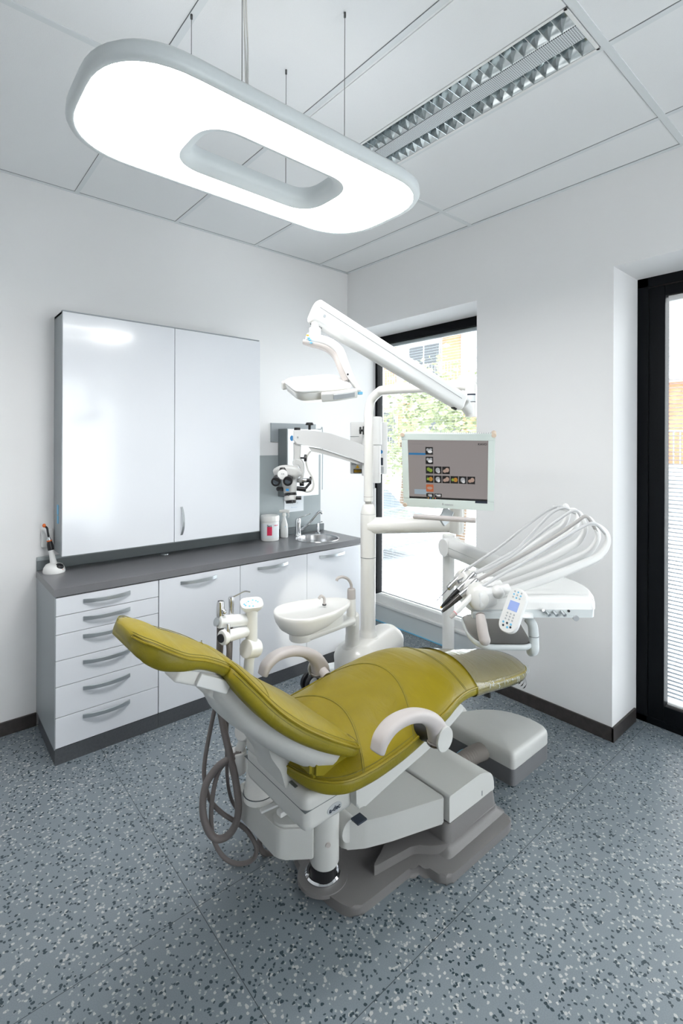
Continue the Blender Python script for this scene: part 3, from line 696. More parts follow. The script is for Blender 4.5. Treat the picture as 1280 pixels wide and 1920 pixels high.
def cushion(path, below_in=.9, expo=2.6, n=18, m=7, dip=0.0):
    """path rows: cx, cz (seam line), half width, crown, depth. Returns (rings, top(i, t), frames)."""
    R = smooth_table(path); rings = []; tops = []
    for i, (cx_, cz_, hw, cr, dp) in enumerate(R):
        a = R[max(i - 1, 0)]; b_ = R[min(i + 1, len(R) - 1)]
        t = V((b_[0] - a[0], 0, b_[1] - a[1])).normalized(); nrm = V((-t.z, 0, t.x))
        if nrm.z < 0: nrm = -nrm
        hw = max(hw, .004); cr = max(cr, .001); dp = max(dp, .002); c = V((cx_, YC, cz_))
        def top(u, c=c, hw=hw, cr=cr, nrm=nrm):
            return c + V((0, u * hw, 0)) + nrm * (cr * (1 - abs(u) ** expo) - dip * (1 - u * u) ** 2 * min(1, hw * 8))
        ring = [top(-1 + 2 * k / n) for k in range(n + 1)]
        for k in range(1, m):
            f = k / m; a_ = PI / 2 * f
            ring.append(c + V((0, hw * (1 + .035 * math.sin(PI * f * .9)) * (1 - (1 - below_in) * f ** 2.2), 0)) - nrm * dp * math.sin(a_))
        for k in range(m - 1, 0, -1):
            f = k / m; a_ = PI / 2 * f
            ring.append(c - V((0, hw * (1 + .035 * math.sin(PI * f * .9)) * (1 - (1 - below_in) * f ** 2.2), 0)) - nrm * dp * math.sin(a_))
        rings.append(ring); tops.append((top, nrm, c, hw))
    return R, rings, tops
def cushion_obj(name, path, m, parent, **k):
    R, rings, tops = cushion(path, **k)
    n = 18; b = B(); b.loft(rings)
    o = ob(name, b, m, parent, sharp=80)
    me = o.data; me.materials.append(M['leather_shade'])
    nr_ = len(rings); per = len(rings[0]); lo = set()
    co = [tuple(round(c, 5) for c in v.co) for v in me.vertices]
    topset = set(tuple(round(c, 5) for c in r[j]) for r in rings for j in range(n + 1))
    for p in me.polygons:
        if sum(co[i] in topset for i in p.vertices) < len(p.vertices) and p.normal.z < .55: p.material_index = 1  # faces below the seam take the leather with shade in its colour
    return o, R, tops
def edge_line(tops, side, off=.0, nudge=.003): return [c + V((0, side * (hw + off), 0)) + nrm * nudge for top, nrm, c, hw in tops]

seat_path = [(.915, .552, .02, .004, .010), (.925, .551, .12, .015, .03), (.955, .550, .205, .035, .045), (1.02, .548, .258, .058, .055), (1.12, .547, .272, .074, .058), (1.25, .558, .276, .088, .058), (1.38, .578, .275, .098, .055),
             (1.50, .596, .268, .104, .05), (1.60, .605, .248, .100, .05), (1.70, .592, .222, .088, .045), (1.82, .566, .200, .078, .042), (1.97, .535, .188, .066, .042), (2.12, .506, .178, .055, .042), (2.26, .480, .156, .045, .042), (2.34, .465, .122, .034, .038), (2.385, .456, .075, .020, .028), (2.40, .452, .01, .004, .008)]
seat, SR_, st = cushion_obj('seat', seat_path, 'leather', ch, below_in=.80, expo=2.3)
def seam(name, pts, parent, r=.0016, m='thread'): return ob(name, B().tube(pts, r, n=6, smooth=False), m, parent)
for sd_ in (-1, 1):
    seam('piping', edge_line(st[2:-3], sd_, .0005, .001), seat, .0042, 'leather')
    seam('stitching', [p + V((0, -sd_ * .012, .006)) for p in edge_line(st[3:-4], sd_)], seat, .0010)
    seam('stitching', edge_line(st[3:-4], sd_, -.003, -.009), seat, .0010)
def cross(i0, curve, lift=.0007):
    out = []
    for k in range(41):
        u = -1 + k / 20; f = i0 + curve * (1 - u * u); i = int(f); i = max(0, min(len(st) - 2, i)); w = f - i
        out.append(st[i][0](u) * (1 - w) + st[i + 1][0](u) * w + V((0, 0, lift)))
    return out
for i0, cu in ((22, 5.5), (33, 6.5), (54, -2.5)):
    seam('stitching', cross(i0, cu), seat, .0014); seam('stitching', [p + V((.007, 0, 0)) for p in cross(i0, cu)], seat, .0009)
# clear protective sleeve over the foot end
sleeve_path = [(cx_, cz_ + .001, hw + .004, cr + .004, dp + .004) for cx_, cz_, hw, cr, dp in seat_path if cx_ > 1.8]
sleeve_path = [(1.80, .574, .208, .083, .048)] + sleeve_path[1:-1] + [(2.408, .452, .014, .008, .012)]
Rr, rg, _t = cushion(sleeve_path, below_in=.84, expo=2.3)
b = B(); b.loft(rg, cap=False); sl = ob('plastic_sleeve', b, 'film', ch, sharp=80); tag(sl, 'crinkled clear plastic sleeve over the foot end')
b = B(); random.seed(9)
for i in range(7):
    x = 2.30 + i * .012; y = YC - .135 + i * .02
    b.loft([[(x, y, .43), (x + .01, y - .006, .43 - .03), (x + .004, y + .01, .43 - .055)], [(x + .03, y + .01, .43), (x + .035, y + .003, .395), (x + .03, y + .012, .37)]], closed=False, cap=False)
ob('sleeve_tail', b, 'film', sl)
b = B(); random.seed(5)
M['glint'] = mat('film_fold_glint', (.75, .80, .80), .12, coat=.5, bump=.02)  # pale opaque folds: glints on the clear film put into the colour
for i in range(16):
    f = i / 15; k = 1 + int(f * (len(_t) - 12)); top_, nr, c_, hw_ = _t[k + 2]
    p = c_ + V((0, -(hw_ + .008), random.uniform(-.014, .006))); h_ = random.uniform(.006, .014)
    b = B(); b.tube([p + V((-.002, 0, h_)), p + V((random.uniform(-.004, .004), -.003, 0)), p + V((.003, 0, -h_))], .0013, n=5, sub=3); ob('sleeve_pleat', b, 'glint', sl)
ob('strap_end', B().box((2.02, 1.30, .42), (2.03, 1.33, .475)), 'blackp', ch)

back_path = [(.700, .952, .06, .008, .02), (.712, .938, .125, .02, .035), (.745, .895, .165, .034, .042), (.80, .825, .215, .044, .045), (.87, .762, .240, .046, .045), (.95, .705, .252, .042, .044), (1.02, .660, .255, .036, .040), (1.075, .625, .248, .028, .034), (1.110, .602, .215, .018, .024), (1.128, .590, .13, .008, .014), (1.132, .588, .03, .003, .006)]
back, BR_, bt = cushion_obj('backrest', back_path, 'leather', ch, below_in=.86, expo=3.0, dip=.010)
for sd_ in (-1, 1):
    seam('piping', edge_line(bt[2:-2], sd_, .0, .001), back, .0045, 'leather')
    seam('stitching', [p + V((0, -sd_ * .012, .010)) for p in edge_line(bt[4:-5], sd_)], back, .0010)
    seam('stitching', edge_line(bt[6:-3], sd_, .002, -.011), back, .0014)
seam('stitching', [bt[16][0](-.9 + 1.8 * k / 24) + bt[16][1] * .0006 for k in range(25)], back, .0012)
# lower flap of the back cushion between shell and seat
b = B(); b.loft([[V((x, y, z)) for x, z in ((.93, .665), (1.085, .60), (1.095, .545), (1.03, .520), (.93, .56))] for y in (YC - .205, YC + .205)])
bmesh.ops.bevel(b.m, geom=b.m.edges[:], offset=.015, segments=3, affect='EDGES')
ob('lumbar_flap', b, 'leather_shade', back)
# hard back shell
rings = []
for x, z, hw, d in ((.700, .915, .05, .02), (.715, .895, .085, .055), (.78, .815, .150, .075), (.86, .745, .195, .080), (.93, .690, .215, .085), (.99, .645, .220, .085), (1.04, .612, .214, .070), (1.07, .595, .19, .045), (1.080, .59, .12, .015)):
    t = V((.78, 0, -.62)); nr = V((.62, 0, .78)); c = V((x, YC, z)); ring = []
    for k in range(17):
        a = PI * k / 16; u = math.cos(a); w = math.sin(a); u = math.copysign(abs(u) ** .55, u); w = abs(w) ** .75
        ring.append(c + V((0, hw * u, 0)) - nr * (d * w + .012))
    ring += [c + V((0, -hw, 0)) + nr * .0, c + V((0, hw, 0)) + nr * .0]
    rings.append(ring)
b = B(); b.loft(rings); ob('back_shell', b, 'cgrey', ch, sharp=50)
b = B(); b.prism(rpoly([(.815, .72), (.88, .71), (1.03, .625), (1.005, .56), (.985, .475), (.915, .475), (.895, .545), (.86, .60)], .012), 'y', YC - .085, YC + .085, .012, 3)
ob('back_support', b, 'cgrey', ch)
# headrest
head_path = [(.436, 1.088, .055, .006, .018), (.443, 1.086, .085, .013, .033), (.455, 1.081, .112, .019, .043), (.475, 1.072, .132, .024, .050), (.515, 1.047, .146, .026, .052), (.56, 1.020, .146, .020, .040), (.61, .997, .132, .018, .030), (.655, .972, .122, .018, .028), (.695, .945, .112, .016, .028), (.722, .922, .085, .010, .026), (.732, .912, .03, .004, .01)]
head, HR_, ht = cushion_obj('headrest', head_path, 'leather', ch, below_in=.84, expo=2.6, dip=.004)
for sd_ in (-1, 1): seam('stitching', [p + V((0, -sd_ * .004, .002)) for p in edge_line(ht[3:-3], sd_)], head, .0011); seam('stitching', [p + V((0, -sd_ * .011, .007)) for p in edge_line(ht[3:-3], sd_)], head, .0011)
seam('piping', edge_line(ht[2:-2], -1, .0, -.002), head, .003, 'leather')
b = B(); b.sweep([(.535, YC, .992), (.60, YC, .965), (.66, YC, .938), (.712, YC, .905)], [.16, .19, .18, .12], .022, up=(.5, 0, .86), rr=.45); ob('headrest_plate', b, 'white', head)
b = B(); b.sweep([(.560, 1.375, .955), (.62, 1.375, .925), (.70, 1.375, .880)], .085, .045, up=(.5, 0, .86), rr=.25); mt = ob('headrest_mount', b, 'cream', ch)
b = B(); b.sweep([(.612, 1.327, .930), (.655, 1.325, .906), (.700, 1.325, .880)], .014, .036, up=(.5, 0, .86), rr=.35); ob('release_lever', b, 'white', mt)
ob('glide_bar', B().sweep([(.655, YC, .915), (.735, YC, .835), (.80, YC, .77)], .07, .014, up=(.6, 0, .8)), 'alu', ch)
b = B(); b.sweep([(.68, YC, .862), (.76, YC, .79), (.86, YC, .70)], [.10, .15, .17], .05, up=(.6, 0, .8), rr=.3); ob('glide_housing', b, 'cgrey', ch)
# armrests
for sd_, y in ((-1, 1.085), (1, 1.745)):
    b = B(); b.sweep([(1.080, y, .655), (1.098, y, .688), (1.145, y, .712), (1.215, y, .712), (1.285, y, .690), (1.345, y, .648), (1.375, y, .595), (1.378, y, .570)], [.052, .058, .058, .056, .054, .054, .054, .054], [.026, .032, .034, .036, .042, .058, .082, .092], rr=.42, sub=5)
    ar = ob('armrest', b, 'arm', ch, sharp=70)
    ob('hinge_cap', B().cyl((1.372, y + sd_ * .024, .592), (1.372, y + sd_ * .034, .592), .041, bv=.003), 'cgrey', ar)
    ob('hinge', B().cyl((1.372, y - sd_ * .02, .590), (1.372, y - sd_ * (.085 if sd_ < 0 else .05), .575), .032 if sd_ < 0 else .022), 'blackp' if sd_ < 0 else 'arm', ar)
# casting under the seat
b = B(); b.prism(rpoly([(1.10, .53), (1.105, .40), (1.13, .385), (1.33, .425), (1.52, .455), (1.70, .525), (1.66, .56), (1.45, .56), (1.25, .53)], [.01, .03, .02, .2, .2, .02, .02, .02, .02]), 'y', YC - .215, YC + .215, .02, 4)
ob('seat_casting', b, 'cgrey', ch)
# rear block with its seam and badge
BY0, BY1 = 1.235, 1.605
b = B(); b.box((.918, BY0, .378), (1.13, BY1, .500), .028, 5); ob('rear_block', b, 'cgrey', ch)
b = B(); b.box((.917, BY0 - .0008, .4545), (1.129, BY1 + .0008, .4562), .0003); ob('block_joint', b, 'gap', ch)
b = B(); b.box((.918, 1.50, .48), (.965, BY1, .535), .016, 3); ob('block_horn', b, 'cgrey', ch)
b = B(); b.box((.925, 1.30, .4965), (.99, 1.505, .4985), .001); ob('slot', b, 'gap', ch)
b = B(); b.lathe([(.030, 0), (.030, .0012), (.0001, .0015)], (1.035, BY0 - .0002, .418), (0, -1, 0), n=28, sx=1, sy=.55); bd = ob('badge', b, 'lgrey', ch)
text('lettering', 'a-dec', .021, basis((1.035, BY0 - .0024, .418), (1, 0, .0), (0, 0, 1)), 'ink', bd, bold=True)
# swivel post and lift arm
b = B(); b.cyl((1.115, 1.385, .105), (1.115, 1.385, .37), .052, n=32, bv=.012); po = ob('swivel_post', b, 'cgrey', ch)
ob('plug', B().cyl((1.092, 1.335, .205), (1.096, 1.343, .205), .009, n=16), 'taupe', po)
b = B(); b.lathe([(.062, .035), (.064, .048), (.058, .054), (.050, .050)], (1.127, 1.41, 0), n=36, cap=False); ob('post_ring', b, 'chrome', ch)
ob('post_core', B().cyl((1.122, 1.40, .035), (1.118, 1.392, .120), .047, n=28), 'blackp', ch)
b = B(); b.lathe([(.092, .028), (.090, .040), (.072, .042), (.0001, .042)], (1.127, 1.41, 0), n=36, cap=False); ob('post_flange', b, 'cbase', ch)
b = B(); pl = [(1.178, 1.352), (1.242, 1.308), (1.339, 1.268), (1.45, 1.232), (1.558, 1.196), (1.558, 1.644), (1.45, 1.608), (1.339, 1.572), (1.242, 1.532), (1.178, 1.488)]
b.prism(rpoly(pl, .012), 'z', .132, .232, .018, 4); ob('lift_arm', b, 'cgrey', ch)
b = B(); b.cyl((1.20, 1.34, .20), (1.20, 1.50, .20), .04, n=20); ob('arm_pivot', b, 'cgrey', ch)
b = B(); b.prism(rpoly([(1.565, .137), (1.565, .240), (1.79, .240), (1.866, .200), (1.872, .132)], [.004, .01, .10, .05, .004]), 'y', 1.180, 1.660, .022, 4); fbk = ob('front_block', b, 'cgrey', ch)
ob('slot', B().box((1.78, 1.1790, .145), (1.784, 1.1805, .165)), 'gap', fbk)
bx_ = B().box((1.19, 1.290, .248), (1.235, 1.330, .256), .003); ob('pump_label', bx_, 'ink', ch)
# base plate
pl = [(1.087, 1.42), (1.089, 1.34), (1.105, 1.27), (1.135, 1.232), (1.20, 1.228), (1.405, 1.224), (1.440, 1.195), (1.450, 1.125), (1.475, 1.106), (1.86, 1.100), (1.905, 1.115), (1.905, 1.725), (1.86, 1.740), (1.475, 1.734), (1.450, 1.715), (1.440, 1.645), (1.405, 1.616), (1.20, 1.612), (1.135, 1.608), (1.105, 1.57), (1.089, 1.50)]
b = B(); b.prism(rpoly(pl, .02, 4), 'z', 0, .036, .012, 4); bp = ob('base_plate', b, 'cbase', ch, sharp=60)
b = B(); b.prism(rpoly([(1.255, 1.285), (1.45, 1.255), (1.50, 1.205), (1.55, 1.176), (1.885, 1.172), (1.885, 1.668), (1.55, 1.664), (1.50, 1.635), (1.45, 1.585), (1.255, 1.555), (1.34, 1.52), (1.52, 1.46), (1.52, 1.38), (1.34, 1.32)], .02, 4), 'z', .030, .070, .012, 4); ob('base_ridge', b, 'cbase', bp, sharp=60)
b = B(); b.loft([[(x, y, z) for x, y in rpts((1.545 + 1.885) / 2 + dx, 1.42, (1.885 - 1.545) / 2 * 1.0 + g, .244 + g, .03, 5)] for z, g, dx in ((.034, .030, 0), (.046, .010, 0), (.062, .002, 0), (.134, -.004, 0))]); ob('base_riser', b, 'cbase', bp, sharp=60)
# junction box beside the post
b = B(); b.prism(rpoly([(.958, 1.445), (1.055, 1.372), (1.12, 1.43), (1.10, 1.74), (.955, 1.735)], [.025, .004, .01, .02, .03]), 'z', .155, .262, .012, 3); jb = ob('junction_box', b, 'cgrey', ch)
b = B(); b.prism(rpoly([(.963, 1.452), (1.052, 1.384), (1.08, 1.44), (1.01, 1.52), (.965, 1.50)], .02), 'z', .262, .272, .003, 2); ob('lid', b, 'cgrey', jb)
ob('knob', B().box((.985, 1.47, .27), (1.02, 1.50, .29), .006), 'white', jb)
ob('lever', B().sweep([(0.988,1.445,0.352), (0.946,1.455,0.346), (0.902,1.466,0.341)], .020, .008), 'white', jb)

# assistant arm: column, knuckles, holders and keypad
W0 = 1.93
b = B(); c0 = V((1.0, 1.63, .262)); b.lathe([(.064, 0), (.062, .02), (.060, .022), (.058, .045), (.052, .048), (.046, .10), (.040, .15)], c0, (-.06, .03, 1), n=32, cap=False); b2 = c0 + V((-.06, .03, 1)).normalized() * .15
b.sph(b2, .040, (1, 1, .9)); aa = ob('assistant_column', b, 'cream', ch, sharp=60)
ob('column_joint', B().lathe([(.0635, .021), (.0635, .0225)], c0, (-.06, .03, 1), n=32), 'gap', aa)
b = B(); b.cyl((0.955,1.723,0.324), (0.956,1.723,0.406), .034, bv=.006); ob('swivel_joint', b, 'white', ch)
b = B(); b.tube([(0.956,1.723,0.398), (0.973,1.721,0.427), (0.991,1.719,0.463)], .018, n=16); b.cyl((0.965,1.715,0.481), (1.022,1.732,0.456), .036, bv=.006, n=28); b.tube([(0.993,1.718,0.515), (1.000,1.725,0.614), (1.002,1.723,0.719), (1.005,1.720,0.757)], .020, n=16)
ob('lower_link', b, 'white', ch)
b = B(); b.cyl((0.977,1.705,0.798), (1.036,1.720,0.782), .036, bv=.006, n=28); b.cyl((1.010,1.716,0.792), (1.010,1.716,0.954), .023, n=24); ob('upper_link', b, 'cream', ch)
for yy_ in (1153, 1171, 1190): pass
hb = B().cyl((1.009,1.730,0.898), (0.874,1.727,0.920), .0235, n=24, bv=.004); ho1 = ob('holder_bar', hb, 'white', ch)
ob('end_screw', B().cyl((0.875,1.733,0.918), (0.866,1.732,0.921), .016, n=16), 'alu', ho1)
hb = B().cyl((1.012,1.728,0.858), (0.878,1.697,0.870), .022, n=24, bv=.003).cyl((0.892,1.698,0.870), (0.870,1.694,0.871), .028, n=24, bv=.006); ho2 = ob('holder_bar', hb, 'white', ch)
ob('end_screw', B().cyl((0.870,1.695,0.870), (0.865,1.693,0.870), .016, n=16), 'blackp', ho2)
kc = V((1.010,1.716,0.949))
b = B(); kx = (RT * .94 + FW * .35).normalized(); ky = (FW * .85 - RT * .3 + UP * .35).normalized()
Mk = basis(kc + V((0, 0, .016)), kx, ky)
b.loft([[(x * .45, y * .45, -.040) for x, y in rpts(0, 0, .045, .034, .03, 6)], [(x * .92, y * .92, -.012) for x, y in rpts(0, 0, .045, .034, .03, 6)], [(x, y, -.002) for x, y in rpts(0, 0, .046, .035, .03, 6)], [(x * .95, y * .95, .004) for x, y in rpts(0, 0, .046, .035, .03, 6)]]); b.xf(Mk); kp = ob('keypad', b, 'white', ch, sharp=60)
for i, (u, v) in enumerate(((-.03, -.006), (-.026, -.014), (-.012, -.020), (.002, -.022), (-.012, .008), (.006, .014), (.018, .008), (.024, .000), (-.020, .002), (.0, -.004))):
    bb = B().cyl((u, v, .0035), (u, v, .0048), .0038 if i < 8 else .0018, n=10); bb.xf(Mk); ob('button', bb, 'lblue', kp)
# instruments hanging on the assistant arm
sy_ = thing('air_water_syringe', (0.932,1.743,0.877), 'steel syringe with a bent nozzle in the upper holder of the assistant arm', 'dental syringe')
ob('handle', B().lathe([(.010, 0), (.0095, .05), (.011, .075), (.012, .088), (.009, .095), (.0001, .096)], (0.935,1.741,0.906), (0, 0, 1), n=16, cap=False), 'steel', sy_)
ob('nozzle', B().tube([(0.938,1.738,0.999), (0.951,1.727,1.007), (0.973,1.708,1.021), (0.990,1.693,1.019)], .0028, n=8), 'steel', sy_)
ob('hose', B().tube([(0.935,1.741,0.906), (0.935,1.741,0.836), (0.939,1.764,0.619), (0.932,1.769,0.452), (0.924,1.750,0.320), (0.928,1.733,0.240), (0.955,1.724,0.175), (0.985,1.711,0.143)], .0065), 'hose', sy_)
hv = thing('suction_handpiece', (0.890,1.740,0.888), 'wide steel suction tip on the left end of the assistant arm', 'suction handpiece')
ob('body', B().lathe([(.015, 0), (.016, .02), (.0155, .04), (.013, .062), (.0105, .064), (.009, .05)], (0.887,1.736,0.931), (0, 0, 1), n=20), 'steel', hv)
ob('valve', B().sph((0.890,1.714,0.958), .010), 'steel', hv)
ob('hose', B().tube([(0.887,1.736,0.919), (0.892,1.751,0.803), (0.895,1.775,0.671), (0.901,1.770,0.588), (0.910,1.749,0.491), (0.919,1.715,0.401), (0.926,1.683,0.313), (0.928,1.667,0.229), (0.919,1.675,0.163), (0.895,1.696,0.120), (0.864,1.722,0.112), (0.836,1.734,0.156), (0.822,1.745,0.227), (0.834,1.748,0.308), (0.870,1.731,0.369), (0.917,1.716,0.392), (0.960,1.706,0.396)], .0135), 'hose', hv)
se = thing('saliva_ejector', (0.897,1.695,0.870), 'small steel ejector in the lower holder of the assistant arm', 'suction handpiece')
ob('body', B().lathe([(.0085, 0), (.0085, .04), (.007, .062), (.005, .066), (.0001, .066)], (0.893,1.687,0.855), (0, 0, 1), n=16, cap=False), 'steel', se)
ob('hose', B().tube([(0.893,1.687,0.855), (0.898,1.693,0.800), (0.901,1.730,0.685), (0.886,1.757,0.619), (0.867,1.786,0.470), (0.854,1.797,0.368), (0.849,1.788,0.309), (0.860,1.766,0.238), (0.894,1.737,0.187), (0.934,1.702,0.153), (0.960,1.653,0.131), (0.982,1.628,0.075), (0.975,1.640,0.027), (0.937,1.673,0.009), (0.896,1.708,0.029), (0.866,1.734,0.088), (0.855,1.743,0.172), (0.856,1.730,0.280), (0.880,1.735,0.346), (0.910,1.723,0.384), (0.954,1.712,0.404)], .0085), 'hose', se)
fh = ob('floor_hose', B().tube([(1.030,1.659,0.092), (1.020,1.668,0.051), (1.027,1.662,0.018), (1.054,1.645,-0.003), (1.095,1.603,-0.015)], .011), 'hose'); tag(fh, 'short looped brown hose lying on the floor beside the chair post', 'hose')

# floor box at the foot end
fb = thing('floor_box', (2.27, 1.42, 0), 'low white D-shaped connection box with grey plinth on the floor beyond the chair', 'floor box')
pl = [(2.115, 1.232), (2.465, 1.232), (2.485, 1.34), (2.455, 1.47), (2.365, 1.570), (2.24, 1.635), (2.115, 1.66)]
pl = rpoly(pl, [.02, .045, .08, .1, .1, .1, .02])
ob('plinth', B().prism(pl, 'z', 0, .078, .003), 'box_grey', fb)
cx_, cy_ = 2.26, 1.43
def sc(k, z): return [(cx_ + (x - cx_) * k, cy_ + (y - cy_) * k, z) for x, y in pl]
b = B(); b.loft([sc(.998, .0785), sc(1, .082), sc(1, .118), sc(.985, .134), sc(.95, .145), sc(.88, .152), sc(.6, .157), sc(.2, .158)]); ob('cover', b, 'cgrey', fb, sharp=60)
b = B(); L = [(2.125, 1.400, .090), (2.05, 1.405, .098), (1.97, 1.41, .095), (1.88, 1.415, .085)]
P_ = spline([V(p) for p in L], 10)
rg_ = []
for i, p in enumerate(P_):
    t = (P_[min(i + 1, len(P_) - 1)] - P_[max(i - 1, 0)]).normalized(); a_, b_ = frame(t); q = .041 if i % 2 else .033
    rg_.append([p + (a_ * math.cos(2 * PI * k / 20) + b_ * math.sin(2 * PI * k / 20)) * q for k in range(20)])
b.loft(rg_); ob('corrugated_hose', b, 'ribbed', fb, sharp=20)
ob('blue_tube', B().tube([(2.10, 1.46, .085), (2.03, 1.47, .09), (1.95, 1.47, .07), (1.90, 1.475, .06)], .004), 'lblue', fb)

# ================================================================== SPITTOON UNIT
CX, CY = 1.865, 1.950
un = thing('spittoon_unit', (CX, CY, 0), 'white console with spittoon bowl, round column and curved light pole behind the chair', 'dental unit')
def stad(xa, xb, yc, r, z, k=1.0, n=12, dy=.03):
    out = []
    for i in range(n + 1):
        a = PI / 2 + PI * i / n; out.append((xa + (r * k) * math.cos(a), yc - dy + (r * k) * math.sin(a), z))
    for i in range(n + 1):
        a = -PI / 2 + PI * i / n; out.append((xb + (r * .75 * k) * math.cos(a), yc + dy + (r * .75 * k) * math.sin(a), z))
    return out
b = B(); b.loft([stad(1.775, 2.055, 1.96, .125, 0.0), stad(1.775, 2.055, 1.96, .125, .465)]); ob('console', b, 'cream', un)
b = B(); b.loft([stad(1.775, 2.055, 1.96, .127, .467), stad(1.775, 2.055, 1.96, .127, .482), stad(1.775, 2.055, 1.96, .127, .50, .95), stad(1.775, 2.05, 1.96, .127, .522, .84), stad(1.78, 2.04, 1.96, .127, .548, .60), stad(1.79, 2.02, 1.96, .127, .556, .40)]); ob('console_cover', b, 'cream', un, sharp=60)
b = B(); b.lathe([(.060, .535), (.060, .552), (.054, .556), (.050, .560), (.050, .574), (.043, .580), (.0405, .60), (.0405, .980)], (CX, CY, 0), n=36); b.lathe([(.0415, .982), (.0415, 1.215), (.040, 1.225), (.036, 1.245), (.028, 1.262), (.0245, 1.266)], (CX, CY, 0), n=36); ob('column', b, 'cream', un, sharp=50)
ob('joint_ring', B().lathe([(.0412, .979), (.0412, .9835)], (CX, CY, 0), n=36).lathe([(.0415, 1.213), (.0418, 1.214)], (CX, CY, 0), n=36), 'gap', un)
pe = V((1.874,1.304,1.858))
b = B(); b.tube([(CX, CY, 1.26), (CX, CY, 1.45), (CX, CY, 1.70), (CX, CY, 1.76), (CX + .001, CY - .02, 1.825), (CX + .003, CY - .075, 1.865), V((CX, CY - .13, 1.872)), V((CX, CY - .13, 1.872)).lerp(pe, .5), pe.lerp(V((CX, CY, 1.872)), .09), pe + V((0, .008, -.006))], .0245, n=24, sub=8); ob('light_pole', b, 'cream', un, sharp=60)
ob('joint_ring', B().lathe([(.0250, 1.305), (.0250, 1.3075)], (CX, CY, 0), n=30), 'taupe', un)
b = B(); b.cyl(pe + V((0, 0, -.005)), pe + V((0, 0, -.145)), .0255, n=28, bv=.003); b.sph(pe + V((0, 0, -.006)), .0255); kn = ob('pole_end', b, 'cream', un)
b = wrap((pe.x, pe.y), .0259, math.atan2(-pe.y, -pe.x) - .7, math.atan2(-pe.y, -pe.x) + .8, pe.z - .078, pe.z - .045); ob('type_label', b, 'lampwhite', kn)
b = wrap((pe.x, pe.y), .0261, math.atan2(-pe.y, -pe.x) - .7, math.atan2(-pe.y, -pe.x) + .8, pe.z - .050, pe.z - .043); ob('black_band', b, 'ink', kn)
b = wrap((pe.x, pe.y), .0261, math.atan2(-pe.y, -pe.x) - .7, math.atan2(-pe.y, -pe.x) + .8, pe.z - .080, pe.z - .077); ob('black_band', b, 'ink', kn)
# side arm for the monitor
b = B(); b.cyl((CX, CY, 1.150), (2.162,1.597,1.166), .045, .036, n=28); b.cyl((2.150,1.581,1.261), (2.149,1.582,1.128), .038, n=28, bv=.006); ob('monitor_arm', b, 'cream', un)
# bowl on its swing arm
bc = V((1.393,1.915,0.798)); te = V((1.625,1.899,0.811)); ax_ = (te - bc); ax_.z = 0; L_ = ax_.length; ax_.normalize(); sx_ = V((-ax_.y, ax_.x, 0)); ZB = bc.z
def egg(k, z, off=0.0, tail=1.0, n=44):
    out = []
    for i in range(n):
        a = 2 * PI * i / n; c_, s_ = math.cos(a), math.sin(a)
        r = .128 * k; u = r * c_; w = r * s_ * 1.0
        if c_ > 0: u = u + (L_ * .66) * tail * c_; w = w * (1 - .12 * tail * c_ ** 2)
        p = bc + ax_ * (u + off) + sx_ * w; out.append(V((p.x, p.y, z)))
    return out
b = B()
b.loft([egg(.40, ZB - .092, tail=.1), egg(.58, ZB - .088, tail=.15), egg(.78, ZB - .070, tail=.45), egg(.93, ZB - .040, tail=.8), egg(1.0, ZB - .012, tail=1), egg(1.01, ZB + .002, tail=1), egg(.985, ZB + .008, tail=.99), egg(.93, ZB + .007, tail=.96), egg(.88, ZB + .000, tail=.90)] , cap=False)
b.loft([egg(.88, ZB + .000, tail=.90), egg(.84, ZB - .002, tail=.40), egg(.80, ZB - .006, tail=.12), egg(.76, ZB - .030, tail=.04), egg(.64, ZB - .056, tail=0), egg(.40, ZB - .068, tail=0), egg(.06, ZB - .072, tail=0)])
bmesh.ops.remove_doubles(b.m, verts=b.m.verts[:], dist=1e-4)
bo = ob('spittoon_bowl', b, 'cream', un, sharp=80)
fp = V((1.514,1.889,0.813))
ob('rinse_spout', B().tube([fp + V((0, 0, -.005)), fp + V((0, 0, .026)), fp + V((0, 0, .038)) - ax_ * .008, fp + V((0, 0, .043)) - ax_ * .020, fp + V((0, 0, .033)) - ax_ * .032], .0065, n=12), 'taupe', bo)
ob('spout_ring', B().cyl(fp + V((0, 0, -.004)), fp + V((0, 0, .001)), .010), 'blackp', bo)
so_ = V((1.739,1.934,0.646))
b = B(); q0 = bc + ax_ * .0; q0.z = ZB - .115; q1 = V((so_.x, so_.y, ZB - .112)) - ax_ * .03
b.sweep([q0, q0.lerp(q1, .5), q1], .11, .036, rr=.45, smooth=False); b.cyl(q0 - V((0, 0, .018)), q0 + V((0, 0, .018)), .055, n=32, bv=.008); ob('swing_arm', b, 'cream', un)
b = B(); u0 = bc + ax_ * .03; b.loft([[V((p.x, p.y, z)) for p in [u0 + ax_ * (c_ * .085 if c_ < 0 else c_ * (L_ * .95)) + sx_ * s_ * .055 for c_, s_ in [(math.cos(2 * PI * i / 24), math.sin(2 * PI * i / 24)) for i in range(24)]]] for z in (ZB - .100, ZB - .02)]); ob('bowl_support', b, 'cream', un)
b = B(); b.lathe([(.060, .50), (.058, .53), (.050, .545), (.040, .55), (.036, .60), (.036, ZB - .10), (.030, ZB - .09)], (so_.x, so_.y, 0), n=30); b.sph((so_.x, so_.y, ZB - .105), .036, (1, 1, .75)); b.sweep([(so_.x, so_.y, ZB - .112), (so_.x - ax_.x * .05, so_.y - ax_.y * .05, ZB - .112)], .07, .036, rr=.45); ob('arm_socket', b, 'cream', un, sharp=60)
gp = V((1.721,1.923,0.686))
b = B(); b.lathe([(.0265, 0), (.0235, .09), (.021, .135)], gp + V((0, 0, -.03)), n=24); ob('cup_filler_post', b, 'cream', un)
